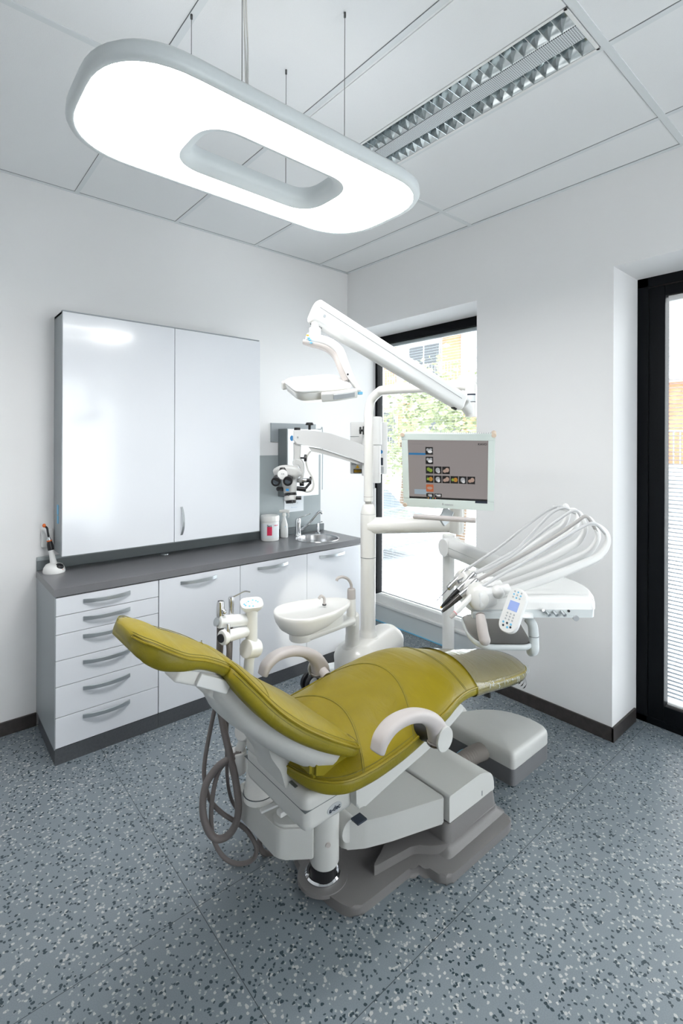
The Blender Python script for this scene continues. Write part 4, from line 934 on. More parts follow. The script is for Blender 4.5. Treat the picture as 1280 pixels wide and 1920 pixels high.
b = B(); b.lathe([(.022, .135), (.0215, .178), (.019, .186), (.0001, .186)], gp + V((0, 0, -.03)), n=24, cap=False); ob('filler_cap', b, 'taupe', un)
tp = gp + V((0, 0, .152))
ob('filler_spout', B().tube([tp, tp + V((0, 0, .03)) - ax_ * .004, tp + V((0, 0, .058)) - ax_ * .024, tp + V((0, 0, .074)) - ax_ * .058, tp + V((0, 0, .072)) - ax_ * .088, tp + V((0, 0, .060)) - ax_ * .096], .0075, n=12), 'taupe', un)

# ================================================================== OPERATING LIGHT
ol = thing('operating_light', pe, 'white dental operating light on a long sloping arm above the headrest', 'dental light')
A0 = V((1.813,1.317,1.778)); A1 = V((1.135,1.477,2.086))
b = B(); b.sweep([A0, A0.lerp(A1, .5), A1], [.055, .060, .062], [.080, .088, .094], rr=.36, smooth=False); fa = ob('spring_arm', b, 'white', ol, sharp=60)
dA = (A1 - A0).normalized(); sA, vA = frame(dA); 
nearside = sA if (sA.dot(-FW) > 0) else -sA
ob('cover_line', B().tube([A0 + nearside * .0300 + vA * .004 + dA * .02, A1 + nearside * .0312 + vA * .012], .0008, n=5, smooth=False), 'gap', fa)
ob('screw', B().cyl(A1 - dA * .03 + nearside * .030 - vA * .008, A1 - dA * .03 + nearside * .0325 - vA * .008, .006, n=14), 'alu', fa)
ob('elbow', B().sweep([A0 - dA * .03, pe + V((0, 0, -.125))], .045, .05, rr=.4, smooth=False), 'white', fa)
ob('slot', B().cyl(A1 - dA * .005 - vA * .040, A1 - dA * .045 - vA * .046, .012, n=12), 'blackp', fa)
ob('slot', B().cyl(A0 + dA * .012 - vA * .034, A0 + dA * .03 - vA * .036, .012, n=12), 'blackp', fa)
hp = V((1.129,1.469,2.030))
b = B(); b.cyl(hp + V((0, 0, .045)), hp + V((0, 0, -.015)), .0145, n=24); b.cyl(hp + V((0, 0, -.006)), hp + V((0, 0, -.045)), .0215, n=28, bv=.003); ob('drop_post', b, 'white', ol)
Y = [V((1.109,1.486,1.988)), V((1.130,1.468,1.980)), V((1.154,1.447,1.974)), V((1.178,1.426,1.960)), V((1.199,1.409,1.934)), V((1.206,1.389,1.889)), V((1.216,1.368,1.839)), V((1.233,1.340,1.787))]
Yd = V((0, 0, 1))
b = B(); b.sweep(Y, [.040, .050, .052, .054, .056, .058, .056, .040], [.030, .034, .034, .034, .034, .030, .024, .014], up=(RT * .9 + UP * .5), rr=.4, sub=5); yk = ob('yoke', b, 'white', ol, sharp=60)
Yu = [p + V((0, 0, -.017)) - RT * .016 for p in Y[:-1]]
b = B(); b.sweep(Yu, [.036, .044, .046, .048, .050, .050, .048], [.014, .018, .020, .020, .022, .024, .022], up=(RT * .9 + UP * .5), rr=.4, sub=5); ob('yoke_liner', b, 'taupe', yk, sharp=60)
for i in range(4):
    p = V([(1.091,1.464,1.990), (1.094,1.462,1.980), (1.097,1.459,1.973), (1.101,1.456,1.963)][i]); ob('button', B().sph(p, .0055, (1, 1, .6), n=10), 'yellow' if i == 0 else 'lblue', yk)
ob('screw', B().sph((1.185,1.348,1.844), .004), 'blackp', yk)
ob('tail_light', B().box(V((1.233,1.340,1.779)) - V((.01, .01, .005)), V((1.233,1.340,1.779)) + V((.01, .01, .005)), .002), 'lblue', yk)
ti = math.radians(20); ya = math.radians(22)
F2 = FW * math.cos(ti) + UP * math.sin(ti); U2 = UP * math.cos(ti) - FW * math.sin(ti)
ex = RT * math.cos(ya) + F2 * math.sin(ya); ey = F2 * math.cos(ya) - RT * math.sin(ya)
hc = V((1.124,1.447,1.800)); Mh = Matrix(((ex.x, ey.x, U2.x, hc.x), (ex.y, ey.y, U2.y, hc.y), (ex.z, ey.z, U2.z, hc.z), (0, 0, 0, 1)))
def lay(hx, hy, r, z): return [(x, y, z) for x, y in rpts(0, 0, hx, hy, r, 7)]
b = B(); b.loft([lay(.085, .075, .035, -.026), lay(.098, .090, .04, -.018), lay(.103, .095, .04, .002), lay(.102, .094, .04, .008)]); b.xf(Mh); hd = ob('lamp_head', b, 'cream', ol, sharp=50)
b = B(); b.loft([lay(.103, .095, .04, .0085), lay(.106, .098, .042, .012), lay(.105, .097, .042, .019), lay(.095, .087, .04, .026), lay(.07, .06, .035, .029), lay(.02, .02, .015, .030)]); b.xf(Mh); ob('lamp_cover', b, 'white', hd, sharp=60)
b = B(); b.loft([lay(.078, .068, .03, -.026), lay(.06, .05, .03, -.040), lay(.03, .03, .02, -.042)]); b.xf(Mh); ob('lens', b, 'spot', hd, sharp=60)
for s_ in (-1, 1):
    b = B(); b.sweep([(-.020 if s_ < 0 else -.10, s_ * .108, -.008), (.03 if s_ < 0 else -.04, s_ * .118, -.006), (.105 if s_ < 0 else .03, s_ * .112, -.004)], .018, .034, rr=.45); b.xf(Mh); hn = ob('handle', b, 'cream', hd)
    b = B(); b.sweep([(.015, s_ * .1275, -.006), (.055, s_ * .1265, -.006), (.095, s_ * .1225, -.005)], .004, .018, rr=.5); b.xf(Mh); ob('grip_insert', b, 'lgrey', hn)
b = B(); b.box((-.005, .030, .0285), (.055, .070, .0300), .0005); b.xf(Mh); tl = ob('data_label', b, 'lgrey', hd)
b = B(); b.lathe([(.028, .0298), (.024, .0312), (.0001, .0305)], (-.03, 0, 0), n=24, sy=.5, cap=False); b.xf(Mh); ob('recess', b, 'white', hd)
lamp = bpy.data.lights.new('operating_light_beam', 'SPOT'); lo = bpy.data.objects.new('operating_light_beam', lamp); COL.objects.link(lo)
lamp.energy = 24; lamp.color = (1, .95, .82); lamp.spot_size = math.radians(17); lamp.spot_blend = .25; lamp.shadow_soft_size = .03
src_ = hc - U2 * .07; dst = V((2.17, 2.775, .30)); lo.location = src_ ; lo.rotation_euler = (dst - src_).to_track_quat('-Z', 'Y').to_euler()

# ================================================================== MONITOR
TL = V((1.729, 1.620, 1.642)); TR = V((1.961, 1.265, 1.638)); BL = V((1.823, 1.657, 1.285))
mx_ = (TR - TL); MW = mx_.length; mx_.normalize(); my_ = (TL - BL); MH = my_.length; my_.normalize(); mz_ = mx_.cross(my_).normalized(); my_ = mz_.cross(mx_)
if mz_.dot(FW) > 0: mz_ = -mz_
Mm = Matrix(((mx_.x, my_.x, mz_.x, BL.x), (mx_.y, my_.y, mz_.y, BL.y), (mx_.z, my_.z, mz_.z, BL.z), (0, 0, 0, 1)))
mo = thing('monitor', V((2.012,1.502,1.255)), 'pale green framed flat monitor showing dental x-rays on a swing arm', 'monitor')
def mb(a, b_, bv=0): 
    q = B().box(a, b_, bv); q.xf(Mm); return q
ob('housing', mb((.004, .004, -.05), (MW - .004, MH - .004, -.008), .008), 'white', mo)
bz = B(); fw_ = .030
bz.box((0, 0, -.010), (MW, .045, 0), .002); bz.box((0, MH - .032, -.010), (MW, MH, 0), .002); bz.box((0, .045, -.010), (fw_, MH - .032, 0), .002); bz.box((MW - fw_, .045, -.010), (MW, MH - .032, 0), .002); bz.xf(Mm); bez = ob('bezel', bz, 'bezel', mo)
SX0, SX1, SY0, SY1 = fw_, MW - fw_, .045, MH - .032; SWd, SHt = SX1 - SX0, SY1 - SY0
sc_ = ob('screen', mb((SX0, SY0, -.008), (SX1, SY1, -.002)), 'disp', mo, smooth=False)
def em(name, col, s=.5): M[name] = mat(name, (.01, .01, .01), .4, em=col, es=s * .5, bump=.005)
em('s_black', (.01, .01, .012), .3); em('s_grey', (.6, .62, .64), .35); em('s_blue', (.02, .20, .45), .5); em('s_pale', (.40, .50, .58), .45); em('s_green', (.30, .45, .05), .4); em('s_orange', (.65, .30, .04), .4); em('s_flesh', (.60, .42, .34), .4); em('s_white', (.85, .85, .85), .5); em('s_gum', (.55, .14, .05), .5)
def sq(u0, v0, u1, v1, m, name='screen_area', z=-.0018, par_=None):
    return ob(name, mb((SX0 + u0 * SWd, SY1 - v1 * SHt, -.0022), (SX0 + u1 * SWd, SY1 - v0 * SHt, z)), m, par_ or sc_, smooth=False)
sq(0, .0, 1, .105, 's_head') if 's_head' in M else None
sq(0, .965, 1, 1, 's_black', 'taskbar'); sq(.01, .215, .225, .248, 's_blue', 'selected_row'); sq(.07, .835, .235, .92, 's_pale', 'preview_panel')
th = [(.225, .115, 0), (.225, .275, 0), (.225, .435, 1), (.33, .435, 2), (.435, .435, 3), (.225, .59, 4), (.33, .59, 2), (.435, .59, 3), (.54, .59, 4), (.645, .59, 2), (.75, .59, 3), (.225, .745, 5), (.225, .90, 2), (.33, .90, 0)]
for u, v, k in th:
    hh = .125 if v < .88 else .06
    o_ = sq(u, v, u + .096, v + hh, 's_black' if k != 5 else 's_gum', 'xray_thumbnail', -.0016)
    def blob(cu, cv, ru, rv, m):
        b = B(); b.cyl((SX0 + (u + cu * .096) * SWd, SY1 - (v + cv * hh) * SHt, -.0017), (SX0 + (u + cu * .096) * SWd, SY1 - (v + cv * hh) * SHt, -.0013), 1, n=14)
        c_ = V((SX0 + (u + cu * .096) * SWd, SY1 - (v + cv * hh) * SHt, 0))
        for v_ in b.m.verts: v_.co = V((c_.x + (v_.co.x - c_.x) * ru * .096 * SWd, c_.y + (v_.co.y - c_.y) * rv * hh * SHt, v_.co.z))
        b.xf(Mm); return b
    spec = {0: [(.3, .35, .2, .2, 's_grey'), (.6, .6, .3, .2, 's_white'), (.7, .3, .2, .15, 's_grey')], 1: [(.35, .4, .22, .25, 's_green'), (.65, .55, .25, .25, 's_green')], 2: [(.5, .5, .3, .34, 's_grey'), (.6, .7, .2, .2, 's_white')], 3: [(.35, .6, .25, .22, 's_flesh'), (.65, .45, .26, .3, 's_flesh')], 4: [(.3, .5, .2, .2, 's_green'), (.65, .5, .28, .3, 's_orange')], 5: [(.5, .5, .38, .2, 's_flesh')]}[k]
    for j, (cu, cv, ru, rv, m_) in enumerate(spec):
        ob('xray_shape', blob(cu, cv, ru, rv if v < .88 else rv * .9, m_), m_, sc_, smooth=False)
def stext(body, u, v, size, m, **k): 
    o_ = Mm @ V((SX0 + u * SWd, SY1 - v * SHt, -.0012)); return text('lettering', body, size, basis(o_, mx_, my_), m, sc_, extrude=.0002, **k)
stext('KAVO', .93, .058, .0145, 's_black', bold=True)
for k in range(7): stext('▪' if False else '-', .04 + k * .027, .06, .012, 'ink')
for v in (.18, .20, .27): stext('- -      - -      - - -', .12, v, .006, 'ink')
for k, m_ in enumerate(('s_orange', 's_blue', 's_green', 's_gum')): sq(.245 + k * .03, .972, .258 + k * .03, .992, m_, 'taskbar_icon', -.0010)
o_ = Mm @ V((MW * .5, .022, .0006)); text('lettering', '◊ neovo', .016, basis(o_, mx_, my_), 'lgrey', bez)
ob('control_strip', mb((MW - fw_ - .055, .036, -.001), (MW - fw_, .046, .001)), 'ink', bez)
for u, v in ((0, MH), (MW, MH), (.002, .004)):
    b = B().cyl((u + (.006 if u < .1 else -.006), v - (.006 if v > .1 else -.006), -.052), (u + (.006 if u < .1 else -.006), v - (.006 if v > .1 else -.006), .004), .0105, n=20, bv=.002); b.xf(Mm); ob('corner_guard', b, 'peach', mo)
b = B()
for k in range(40): b.box((.02 + k * .0098, MH - .0045, -.040), (.0235 + k * .0098, MH - .0035, -.020))
b.xf(Mm); ob('vent', b, 'lgrey', mo, smooth=False)
nk = B().sweep([V((1.988,1.510,1.269)), V((1.960,1.507,1.238)), V((1.928,1.508,1.221))], .055, .012, up=-FW, rr=.3); ob('neck', nk, 'alu', mo)
ob('handle_bar', B().cyl((1.750,1.529,1.259), (1.892,1.289,1.255), .0120, n=20, bv=.004), 'arm', mo)
ob('mount', B().cyl((2.086,1.531,1.231), (2.057,1.529,1.341), .035, n=20), 'cream', mo)

# ================================================================== INSTRUMENT TABLE (delivery unit)
dl = thing('instrument_table', V((2.433,1.853,-0.005)), 'white instrument table with five curved hose arms hanging over the foot end', 'dental unit')
dp = V((2.411,1.832,1.025)); dpx, dpy = dp.x, dp.y
dl.location = (dpx, dpy, 0)
b = B(); b.cyl((dpx, dpy, .012), (dpx, dpy, 1.6 - 210 * 2.96 / 935), .0345, n=28); b.cyl((dpx, dpy, 1.6 - 209 * 2.96 / 935), (dpx, dpy, 1.055), .0365, n=28, bv=.006); ob('post', b, 'white', dl)
ob('post_foot', B().cyl((dpx, dpy, 0), (dpx, dpy, .014), .11, n=32, bv=.004), 'white', dl)
a0 = V((2.388,1.799,0.989)); a1 = V((2.186,1.155,0.955))
b = B(); b.sweep([a0, a0.lerp(a1, .5), a1], [.10, .10, .09], [.105, .100, .085], rr=.42, smooth=False); sa3 = ob('flex_arm', b, 'white', dl, sharp=60)
dd = (a1 - a0).normalized(); s3, v3 = frame(dd); n3 = s3 if s3.dot(-FW) > 0 else -s3
ob('cover_line', B().tube([a0 + n3 * .0508 + v3 * .010 + dd * .03, a1 + n3 * .047 + v3 * .006], .0009, n=5, smooth=False), 'gap', sa3)
ob('end_cap', B().cyl(a0 - n3 * -.054, a0 + n3 * -.052, .052, n=28, bv=.006), 'white', sa3)
# local frame of the head: u to the right of the near face, v away, z up
HN = 1.95
def D(u, v, z): return RT * u + FW * (HN + v) + UP * z
def dpx2(px, v=0): return (px - 640) / 935 * (HN + v)
def dz2(py, v=0): return 1.6 - (py - 829) / 935 * (HN + v)
uL, uR = dpx2(900), dpx2(1116)
zb_, zr_, zt3 = dz2(1157), dz2(1142), .992
plan = [(uL - .005, .0), (uR, .0), (uR + .062, .12), (uR + .068, .26), (uR + .01, .41), (uR - .14, .47), (uL + .02, .47), (uL - .04, .20)]
plan = rpoly(plan, [.02, .02, .08, .10, .12, .12, .08, .08], 6)
cu, cv = (uL + uR) / 2, .13
def pr_(k, z, sh=0): return [D(cu + (u - cu) * k, cv + (v - cv) * k + sh, z) for u, v in plan]
b = B(); b.loft([pr_(.985, zb_), pr_(.99, zr_)]); ob('tray_body', b, 'lampwhite', dl, sharp=50)
b = B(); b.loft([pr_(1.0, zr_ + .0005), pr_(1.0, zr_ + .005), pr_(.99, zr_ + .007), pr_(.985, zr_ + .024), pr_(.97, zt3 - .016), pr_(.945, zt3 - .005), pr_(.90, zt3), pr_(.4, zt3 + .001)]); tc_ = ob('top_cover', b, 'white', dl, sharp=60)
# left nose with the round end cap
nu = dpx2(893); ncz = dz2(1120)
b = B(); b.loft([[D(nu + .02 + c_ * .048 * k + w_, .02 + v_, ncz + s_ * .052 * k - .004) for c_, s_ in [(math.cos(2 * PI * i / 28), math.sin(2 * PI * i / 28)) for i in range(28)]] for k, v_, w_ in ((.2, -.034, -.01), (.7, -.030, -.008), (.95, -.015, -.004), (1, 0, 0), (1, .24, .0), (.8, .26, 0))]); ob('end_cap', b, 'cream', dl, sharp=70)
b = B(); b.sweep([D(nu + .01, .015, ncz - .006), D(uL + .06, .03, ncz - .002)], .06, .085, rr=.4, smooth=False); ob('nose', b, 'white', dl, sharp=60)
b = B(); b.box((0, 0, 0), (.15, .03, .028), .003)
b.xf(basis(D(uL - .028, -.004, zb_ - .004), RT, FW)); ob('fascia', b, 'lampwhite', dl)
# whip sockets
for i in range(5):
    p = D(dpx2(936, 0) - .014 * i, .012 + .052 * i, dz2(1112) + .004)
    b = B(); b.sph(p, .030, (1, 1, .9), n=18); b.cyl(p + UP * .004 + RT * .01, p + UP * .012 + RT * .045, .024, .020, n=18); ob('hose_socket', b, 'white', dl, sharp=70)
ob('air_switch', B().cyl(D(dpx2(1016), -.018, dz2(1140)), D(dpx2(1024), .0, dz2(1147)), .0055, n=12), 'alu', dl)
for px_ in (1025, 1039, 1054): ob('control_knob', B().cyl(D(dpx2(px_), .0, dz2(1145)), D(dpx2(px_ + 2), -.020, dz2(1149)), .006, .007, n=12, bv=.001), 'alu', dl)
ob('port', B().cyl(D(dpx2(1067), .002, dz2(1144)), D(dpx2(1067), -.002, dz2(1144)), .005, n=12), 'blackp', dl)
ob('outlet', B().cyl(D(dpx2(1081), .02, dz2(1156)), D(dpx2(1081), -.003, dz2(1158)), .011, n=16), 'lgrey', dl)
text('lettering', '⊏⊐  ⌒  — · — · ∠ ⊐   - - -'.replace('⊏⊐', '[ ]').replace('⌒', 'o').replace('∠', 'v').replace('⊐', ']'), .011, basis(D(dpx2(1050), -.003, dz2(1152)), RT, UP), 'lgrey', dl)
ob('side_latch', B().sph(D(uR + .004, .03, dz2(1132)), .016, (.6, .6, 1)), 'white', dl)
# keypad leaning in front
k0, k1 = V((1.659,1.001,0.899)), V((1.738,0.986,1.047))
ky = (k1 - k0).normalized(); kx = (RT * .72 - FW * .66 + UP * .10); kx = (kx - ky * kx.dot(ky)).normalized(); Lk = (k1 - k0).length
kx = RT * .62 - FW * .78; kx = (kx - ky * kx.dot(ky)).normalized()
kz = kx.cross(ky)
Mk2 = Matrix(((kx.x, ky.x, kz.x, 0), (kx.y, ky.y, kz.y, 0), (kx.z, ky.z, kz.z, 0), (0, 0, 0, 1))); Mk2.translation = k0.lerp(k1, .5)
sg = 1 if kz.dot(-FW) > 0 else -1
b = B(); hl = Lk / 2
def kl(hx, z, w): return [(x * (1 - .10 * abs(y / w) ** 2), y, z * sg) for x, y in rpts(0, 0, hx, w, hx * .95, 8)]
b.loft([kl(.025, -.022, hl * .8), kl(.036, -.016, hl * .96), kl(.041, -.004, hl), kl(.040, .004, hl), kl(.037, .008, hl - .004)]); b.xf(Mk2); kd = ob('keypad', b, 'white', dl, sharp=60)
def kq(a, b_, m, name, r=0):
    q = B()
    if r: q.cyl((a, b_, .0075 * sg), (a, b_, .0092 * sg), r, n=10)
    else: q.box((-.020, -.004, .0075 * sg), (.020, .036, .0088 * sg), .0008)
    q.xf(Mk2); ob(name, q, m, kd)
kq(0, 0, 's_disp' if 's_disp' in M else 'frame_lcd' if 'frame_lcd' in M else 'lcd', 'display') if 'lcd' in M else None
M['lcd'] = mat('lcd', (.18, .24, .42), .2, em=(.25, .32, .6), es=.25, bump=.005)
q = B(); q.box((-.020, -.002, .0075 * sg), (.020, .034, .0088 * sg), .0008); q.xf(Mk2); ob('display', q, 'lcd', kd)
for i in range(3):
    for j in range(3): kq(-.014 + i * .014, .048 + j * .011, 'lblue' if (i + j) % 2 else 'lgrey', 'button', .0034)
for i in range(3):
    for j in range(3): kq(-.014 + i * .014, -.014 - j * .011, 'lgrey', 'button', .0034)
for i, (u, v) in enumerate(((-.018, -.050), (-.002, -.050), (.014, -.050), (-.014, -.062), (.004, -.064), (.016, -.060))): kq(u, v, 'lblue' if i % 2 == 0 else 'ink', 'button', .0042)
ob('keypad_arm', B().sweep([k0.lerp(k1, .45) - kz * sg * .02, D(dpx2(996), .02, zb_ + .004)], .04, .022, smooth=False), 'white', dl)
# side handle, lower bracket and tray
b = B(); b.tube([V((1.665,1.114,0.935)), V((1.644,1.093,0.909)), V((1.631,1.078,0.882)), V((1.627,1.068,0.860))], [.017, .020, .0205, .021], n=20); b.sph((1.627,1.068,0.860), .021); ob('handle', b, 'taupe', dl)
pv = V((1.886,1.017,0.889))
b = B(); b.tube([V((1.890,1.040,0.886)), V((1.883,1.020,0.876)), V((1.888,1.016,0.851)), V((1.889,1.014,0.804)), V((1.889,1.014,0.769)), V((1.908,1.038,0.748))], [.017, .019, .0195, .0195, .019, .017], n=20); ob('bracket', b, 'lampwhite', dl)
ob('joint_ring', B().cyl(V((1.889,1.014,0.827)), V((1.889,1.014,0.825)), .0199, n=24), 'gap', dl)
rz = 1.6 - 377 * 2.0 / 935
def TP(px, py): # points on the level tray plane
    r = None
    return None
T0 = [V((1.921,1.388,0.802)), V((1.761,1.236,0.802)), V((1.708,1.136,0.802)), V((1.861,1.002,0.802)), V((2.179,1.280,0.802))]
def inset(P, k):
    c = sum(P, V()) / len(P); return [c + (p - c) * k for p in P]
P2 = [(p.x, p.y) for p in T0]
po_ = rpoly(P2, [.05, .06, .06, .05, .05], 6); c2 = (sum(p[0] for p in po_) / len(po_), sum(p[1] for p in po_) / len(po_))
def tr(k, z): return [(c2[0] + (x - c2[0]) * k, c2[1] + (y - c2[1]) * k, z) for x, y in po_]
b = B(); b.loft([tr(.93, .776), tr(1.0, .778), tr(1.03, .786), tr(1.03, .796), tr(1.0, .801), tr(.97, .800), tr(.95, .790), tr(.93, .776)], cap=False); ob('tray_holder', b, 'lampwhite', dl, sharp=60)
ob('tray_holder_arm', B().sweep([V((1.889,1.014,0.778)), V((2.000,1.117,0.744))], .03, .02, smooth=False), 'lampwhite', dl)
ty = thing('instrument_tray', V((1.869,1.153,0.790)), 'shallow stainless steel tray lying in the holder under the instrument table', 'tray')
b = B(); b.loft([tr(.99, .8025), tr(.965, .804), tr(.955, .803), tr(.93, .787), tr(.90, .785), tr(.3, .785)]); ob('pan', b, 'tray', ty, sharp=50)
# curved hose arms and handpieces
loopR = [(1141, 1008), (1122, 1000), (1098, 985), (1084, 968), (1066, 958)]
hpos = [((897, 1104), (847, 1156)), ((897, 1087), (830, 1146)), ((892, 1074), (828, 1138)), ((880, 1080), (860, 1090)), ((876, 1066), (820, 1125))]
hmid = [[(1115, 980), (1090, 987), (1040, 1017), (980, 1055), (940, 1077)], [(1100, 967), (1080, 978), (1040, 1005), (990, 1034), (940, 1062)], [(1080, 956), (1055, 967), (1015, 997), (965, 1037), (925, 1060)],
        [(1057, 951), (1035, 960), (1010, 985), (985, 1012), (960, 1034)], [(1047, 948), (1025, 957), (990, 982), (940, 1022), (907, 1045)]]
def pt(px, py, w): 
    return RT * ((px - 640) / 935 * w) + FW * w + UP * (1.6 - (py - 829) / 935 * w)
names = [('ultrasonic_handpiece', 'white dental handpiece with a grey tip, nearest of the row on the instrument table'), ('motor_handpiece', 'dental handpiece with a steel body and smoky brown tip, second in the row'), ('turbine_handpiece', 'dental handpiece with steel body and black tip, third in the row'), ('spare_coupling', 'short empty steel hose coupling behind the black handpiece'), ('syringe_handpiece', 'steel air water syringe with a long thin nozzle, farthest in the row')]
for i in range(5):
    w = 1.99 + .055 * i
    bx0, by0 = 938 - 9 * i, 1112 - 10 * i
    rx, ry = loopR[i]
    wp = B()
    base_ = pt(bx0 + 6, by0, w); 
    P1 = [base_, pt(bx0 + (rx - bx0) * .45, by0 + (ry + 37 - by0) * .45, w), pt(rx - 34, ry + 42, w), pt(rx - 12, ry + 27, w), pt(rx - 1, ry + 6, w), pt(rx - 5, ry - 12, w), pt(hmid[i][0][0] + 6, hmid[i][0][1] + 3, w), pt(hmid[i][0][0] - 10, hmid[i][0][1] + 1, w)]
    wp.sweep(P1, [.034, .034, .032, .026, .022, .018, .014, .011], [.026, .026, .024, .020, .016, .012, .009, .007], up=FW, rr=.4, sub=6)
    ob('hose_arm', wp, 'white', dl, sharp=60)
    (tx, ty_), (ex_, ey_) = hpos[i]
    wt_, we = w - .03, w - .06
    hs = B(); hs.tube([pt(rx - 3, ry - 6, w)] + [pt(a_, b_, w - .005 * k_) for k_, (a_, b_) in enumerate(hmid[i])] + [pt(tx, ty_, wt_)], .0062 if i != 1 else .0072, n=12, sub=7)
    t3 = thing(names[i][0], pt(tx, ty_, wt_), names[i][1], 'dental handpiece', None)
    ob('hose', hs, 'hosegrey' if i == 1 else 'hosewhite', t3)
    a = pt(tx, ty_, wt_); e = pt(ex_, ey_, we); d = (e - a); L = d.length; d.normalize()
    if i == 0:
        ob('body', B().lathe([(.008, 0), (.0115, .004), (.0115, L * .30), (.0105, L * .42), (.0115, L * .7), (.0095, L * .86)], a, d, n=20), 'cream', t3)
        ob('tip', B().lathe([(.0098, L * .86), (.0098, L * .90), (.006, L * 1.03)], a, d, n=20), 'taupe', t3); ob('red_ring', B().lathe([(.0099, L * .85), (.0099, L * .862)], a, d, n=20), 'red', t3)
    elif i in (1, 2):
        ob('body', B().lathe([(.009, 0), (.0125, .006), (.0125, .03), (.010, .045), (.012, L * .42), (.0122, L * .50)], a, d, n=20), 'steel', t3)
        m_ = 'smoke' if i == 1 else 'blackp'
        if i == 1: M['smoke'] = mat('smoky_brown', (.05, .043, .038), .2, coat=.3, bump=.005)
        ob('tip', B().lathe([(.0122, L * .50), (.0115, L * .62), (.007, L * .93), (.005, L)], a, d, n=20), m_, t3)
        ob('end_ring', B().lathe([(.0055, L * .985), (.004, L * 1.02)], a, d, n=14), 'alu' if i == 1 else 'yellow', t3)
        if i == 2: text('lettering', '· · ·', .012, basis(a + d * L * .7 - FW * .0105, d, UP), 'lgrey', t3)
    elif i == 3:
        ob('body', B().lathe([(.007, 0), (.008, .01), (.008, L)], a, d, n=16), 'steel', t3)
    else:
        ob('body', B().lathe([(.006, 0), (.009, .006), (.0095, L * .35), (.0125, L * .55), (.0115, L * .62), (.004, L * .65)], a, d, n=18), 'steel', t3)
        ob('nozzle', B().tube([a + d * L * .62, a + d * L * .85, a + d * L - UP * .001, a + d * L * 1.01 + UP * -.004], [.0025, .0016, .0014, .0012], n=8), 'steel', t3)
        ob('button', B().sph(a + d * L * .5 + UP * .010 - RT * .006, .004), 'chrome', t3)

# ================================================================== MICROSCOPE
ms = thing('microscope', V((2.28, 2.36, 0)), 'grey microscope on a wheeled stand, its arm reaching left before the towel dispenser', 'microscope')
mw = 3.26
def mp(px, py, w=mw): return RT * ((px - 640) / 935 * w) + FW * w + UP * (1.6 - (py - 829) / 935 * w)
pc = mp(696, 829); pcx, pcy = pc.x, pc.y; ms.location = (pcx, pcy, 0)
b = B(); b.cyl((pcx, pcy, .10), (pcx, pcy, 1.30), .031, n=24); ob('stand_pole', b, 'mgrey', ms)
cb = B(); q_ = mp(691, 840, mw + .05); cb.box((-.122, -.035, -.17), (.122, .035, .172), .006); cb.xf(basis(q_, RT, FW)); cbx = ob('control_box', cb, 'white', ms)
def cbq(px0, py0, px1, py1, m, name, th_=.002):
    w = mw + .014 - .003; a = mp(px0, py1, w); b_ = mp(px1, py0, w)
    q = B(); q.box((0, 0, 0), ((px1 - px0) / 935 * w, th_, (py1 - py0) / 935 * w), .0003); q.xf(basis(a, RT, FW)); return ob(name, q, m, cbx)
cbq(656, 818, 673, 818.6, 'gap', 'panel_line'); cbq(712, 858, 718, 872, 'ink', 'display'); cbq(703, 875, 719, 887, 'lgrey', 'label'); cbq(659, 868, 668, 872, 'lgrey', 'label')
cbq(662.5, 879.5, 678.5, 887, 'ink', 'warning_label'); cbq(663.7, 880.7, 677.3, 885.8, 'yellow', 'warning_label')
q = B(); w = mw + .006; tri = [mp(666.5, 877.8, w), mp(673.8, 877.8, w), mp(670.2, 871, w)]; q.sheet(tri); q.sheet([p - FW * .001 for p in tri]); ob('warning_triangle', q, 'yellow', cbx, smooth=False)
q = B(); q.lathe([(.0125, 0), (.0125, .002), (.0001, .002)], mp(714, 847, mw + .014), -FW, n=24, cap=False); ob('round_sticker', q, 'blue', cbx)
text('lettering', '***', .010, basis(mp(670, 883.8, mw + .009), RT, UP), 'ink', cbx); text('lettering', '— —', .012, basis(mp(711, 880, mw + .009), RT, UP), 'ink', cbx)
b = B(); b.cyl(mp(705, 905, 3.20), mp(705, 835, 3.20), .030, n=24, bv=.003); b.cyl(mp(705, 834, 3.20), mp(705, 781, 3.20), .037, n=24, bv=.008); b.cyl(mp(690, 892, 3.2), mp(690, 800, 3.2), .040, n=24, bv=.004); ob('swivel_head', b, 'white', ms)
for px_, r_ in ((673.5, .024), (679.5, .028)): ob('friction_knob', B().cyl(mp(px_, 807, 3.14), mp(px_ + 3.6, 807, 3.14), r_, n=10, bv=.003).cyl(mp(px_, 807, 3.14), mp(px_ + 10, 807, 3.15), .007, n=12), 'blackp', ms)
# suspension arm: flat-sided curved beam
def outl(pts, w0, w1, th_, x0=549, x1=690):
    b = B(); F_, K_ = [], []
    rings = []
    for sgn in (-1, 1):
        rings.append([mp(px, py, w0 + (w1 - w0) * (px - x0) / (x1 - x0) + sgn * th_ / 2) for px, py in pts])
    return b.loft(rings)
up_e = [(549, 807), (565, 806.5), (590, 808), (620, 813), (650, 823), (672, 831), (692, 838)]
lo_e = [(692, 872), (680, 868), (660, 860), (630, 849), (600, 840), (575, 835.5), (556, 834), (549, 826)]
b = outl(up_e + lo_e, 3.10, 3.20, .085); bmesh.ops.bevel(b.m, geom=[e for e in b.m.edges if len(e.link_faces) == 2 and any(len(f.verts) > 5 for f in e.link_faces)], offset=.006, segments=3, affect='EDGES'); sarm = ob('suspension_arm', b, 'mgrey', ms, sharp=50)
b = outl([(578, 838), (600, 841), (640, 854), (676, 866), (673, 871), (640, 861), (600, 850), (584, 847)], 3.10, 3.20, .05); ob('lower_link', b, 'micro', ms, sharp=50)
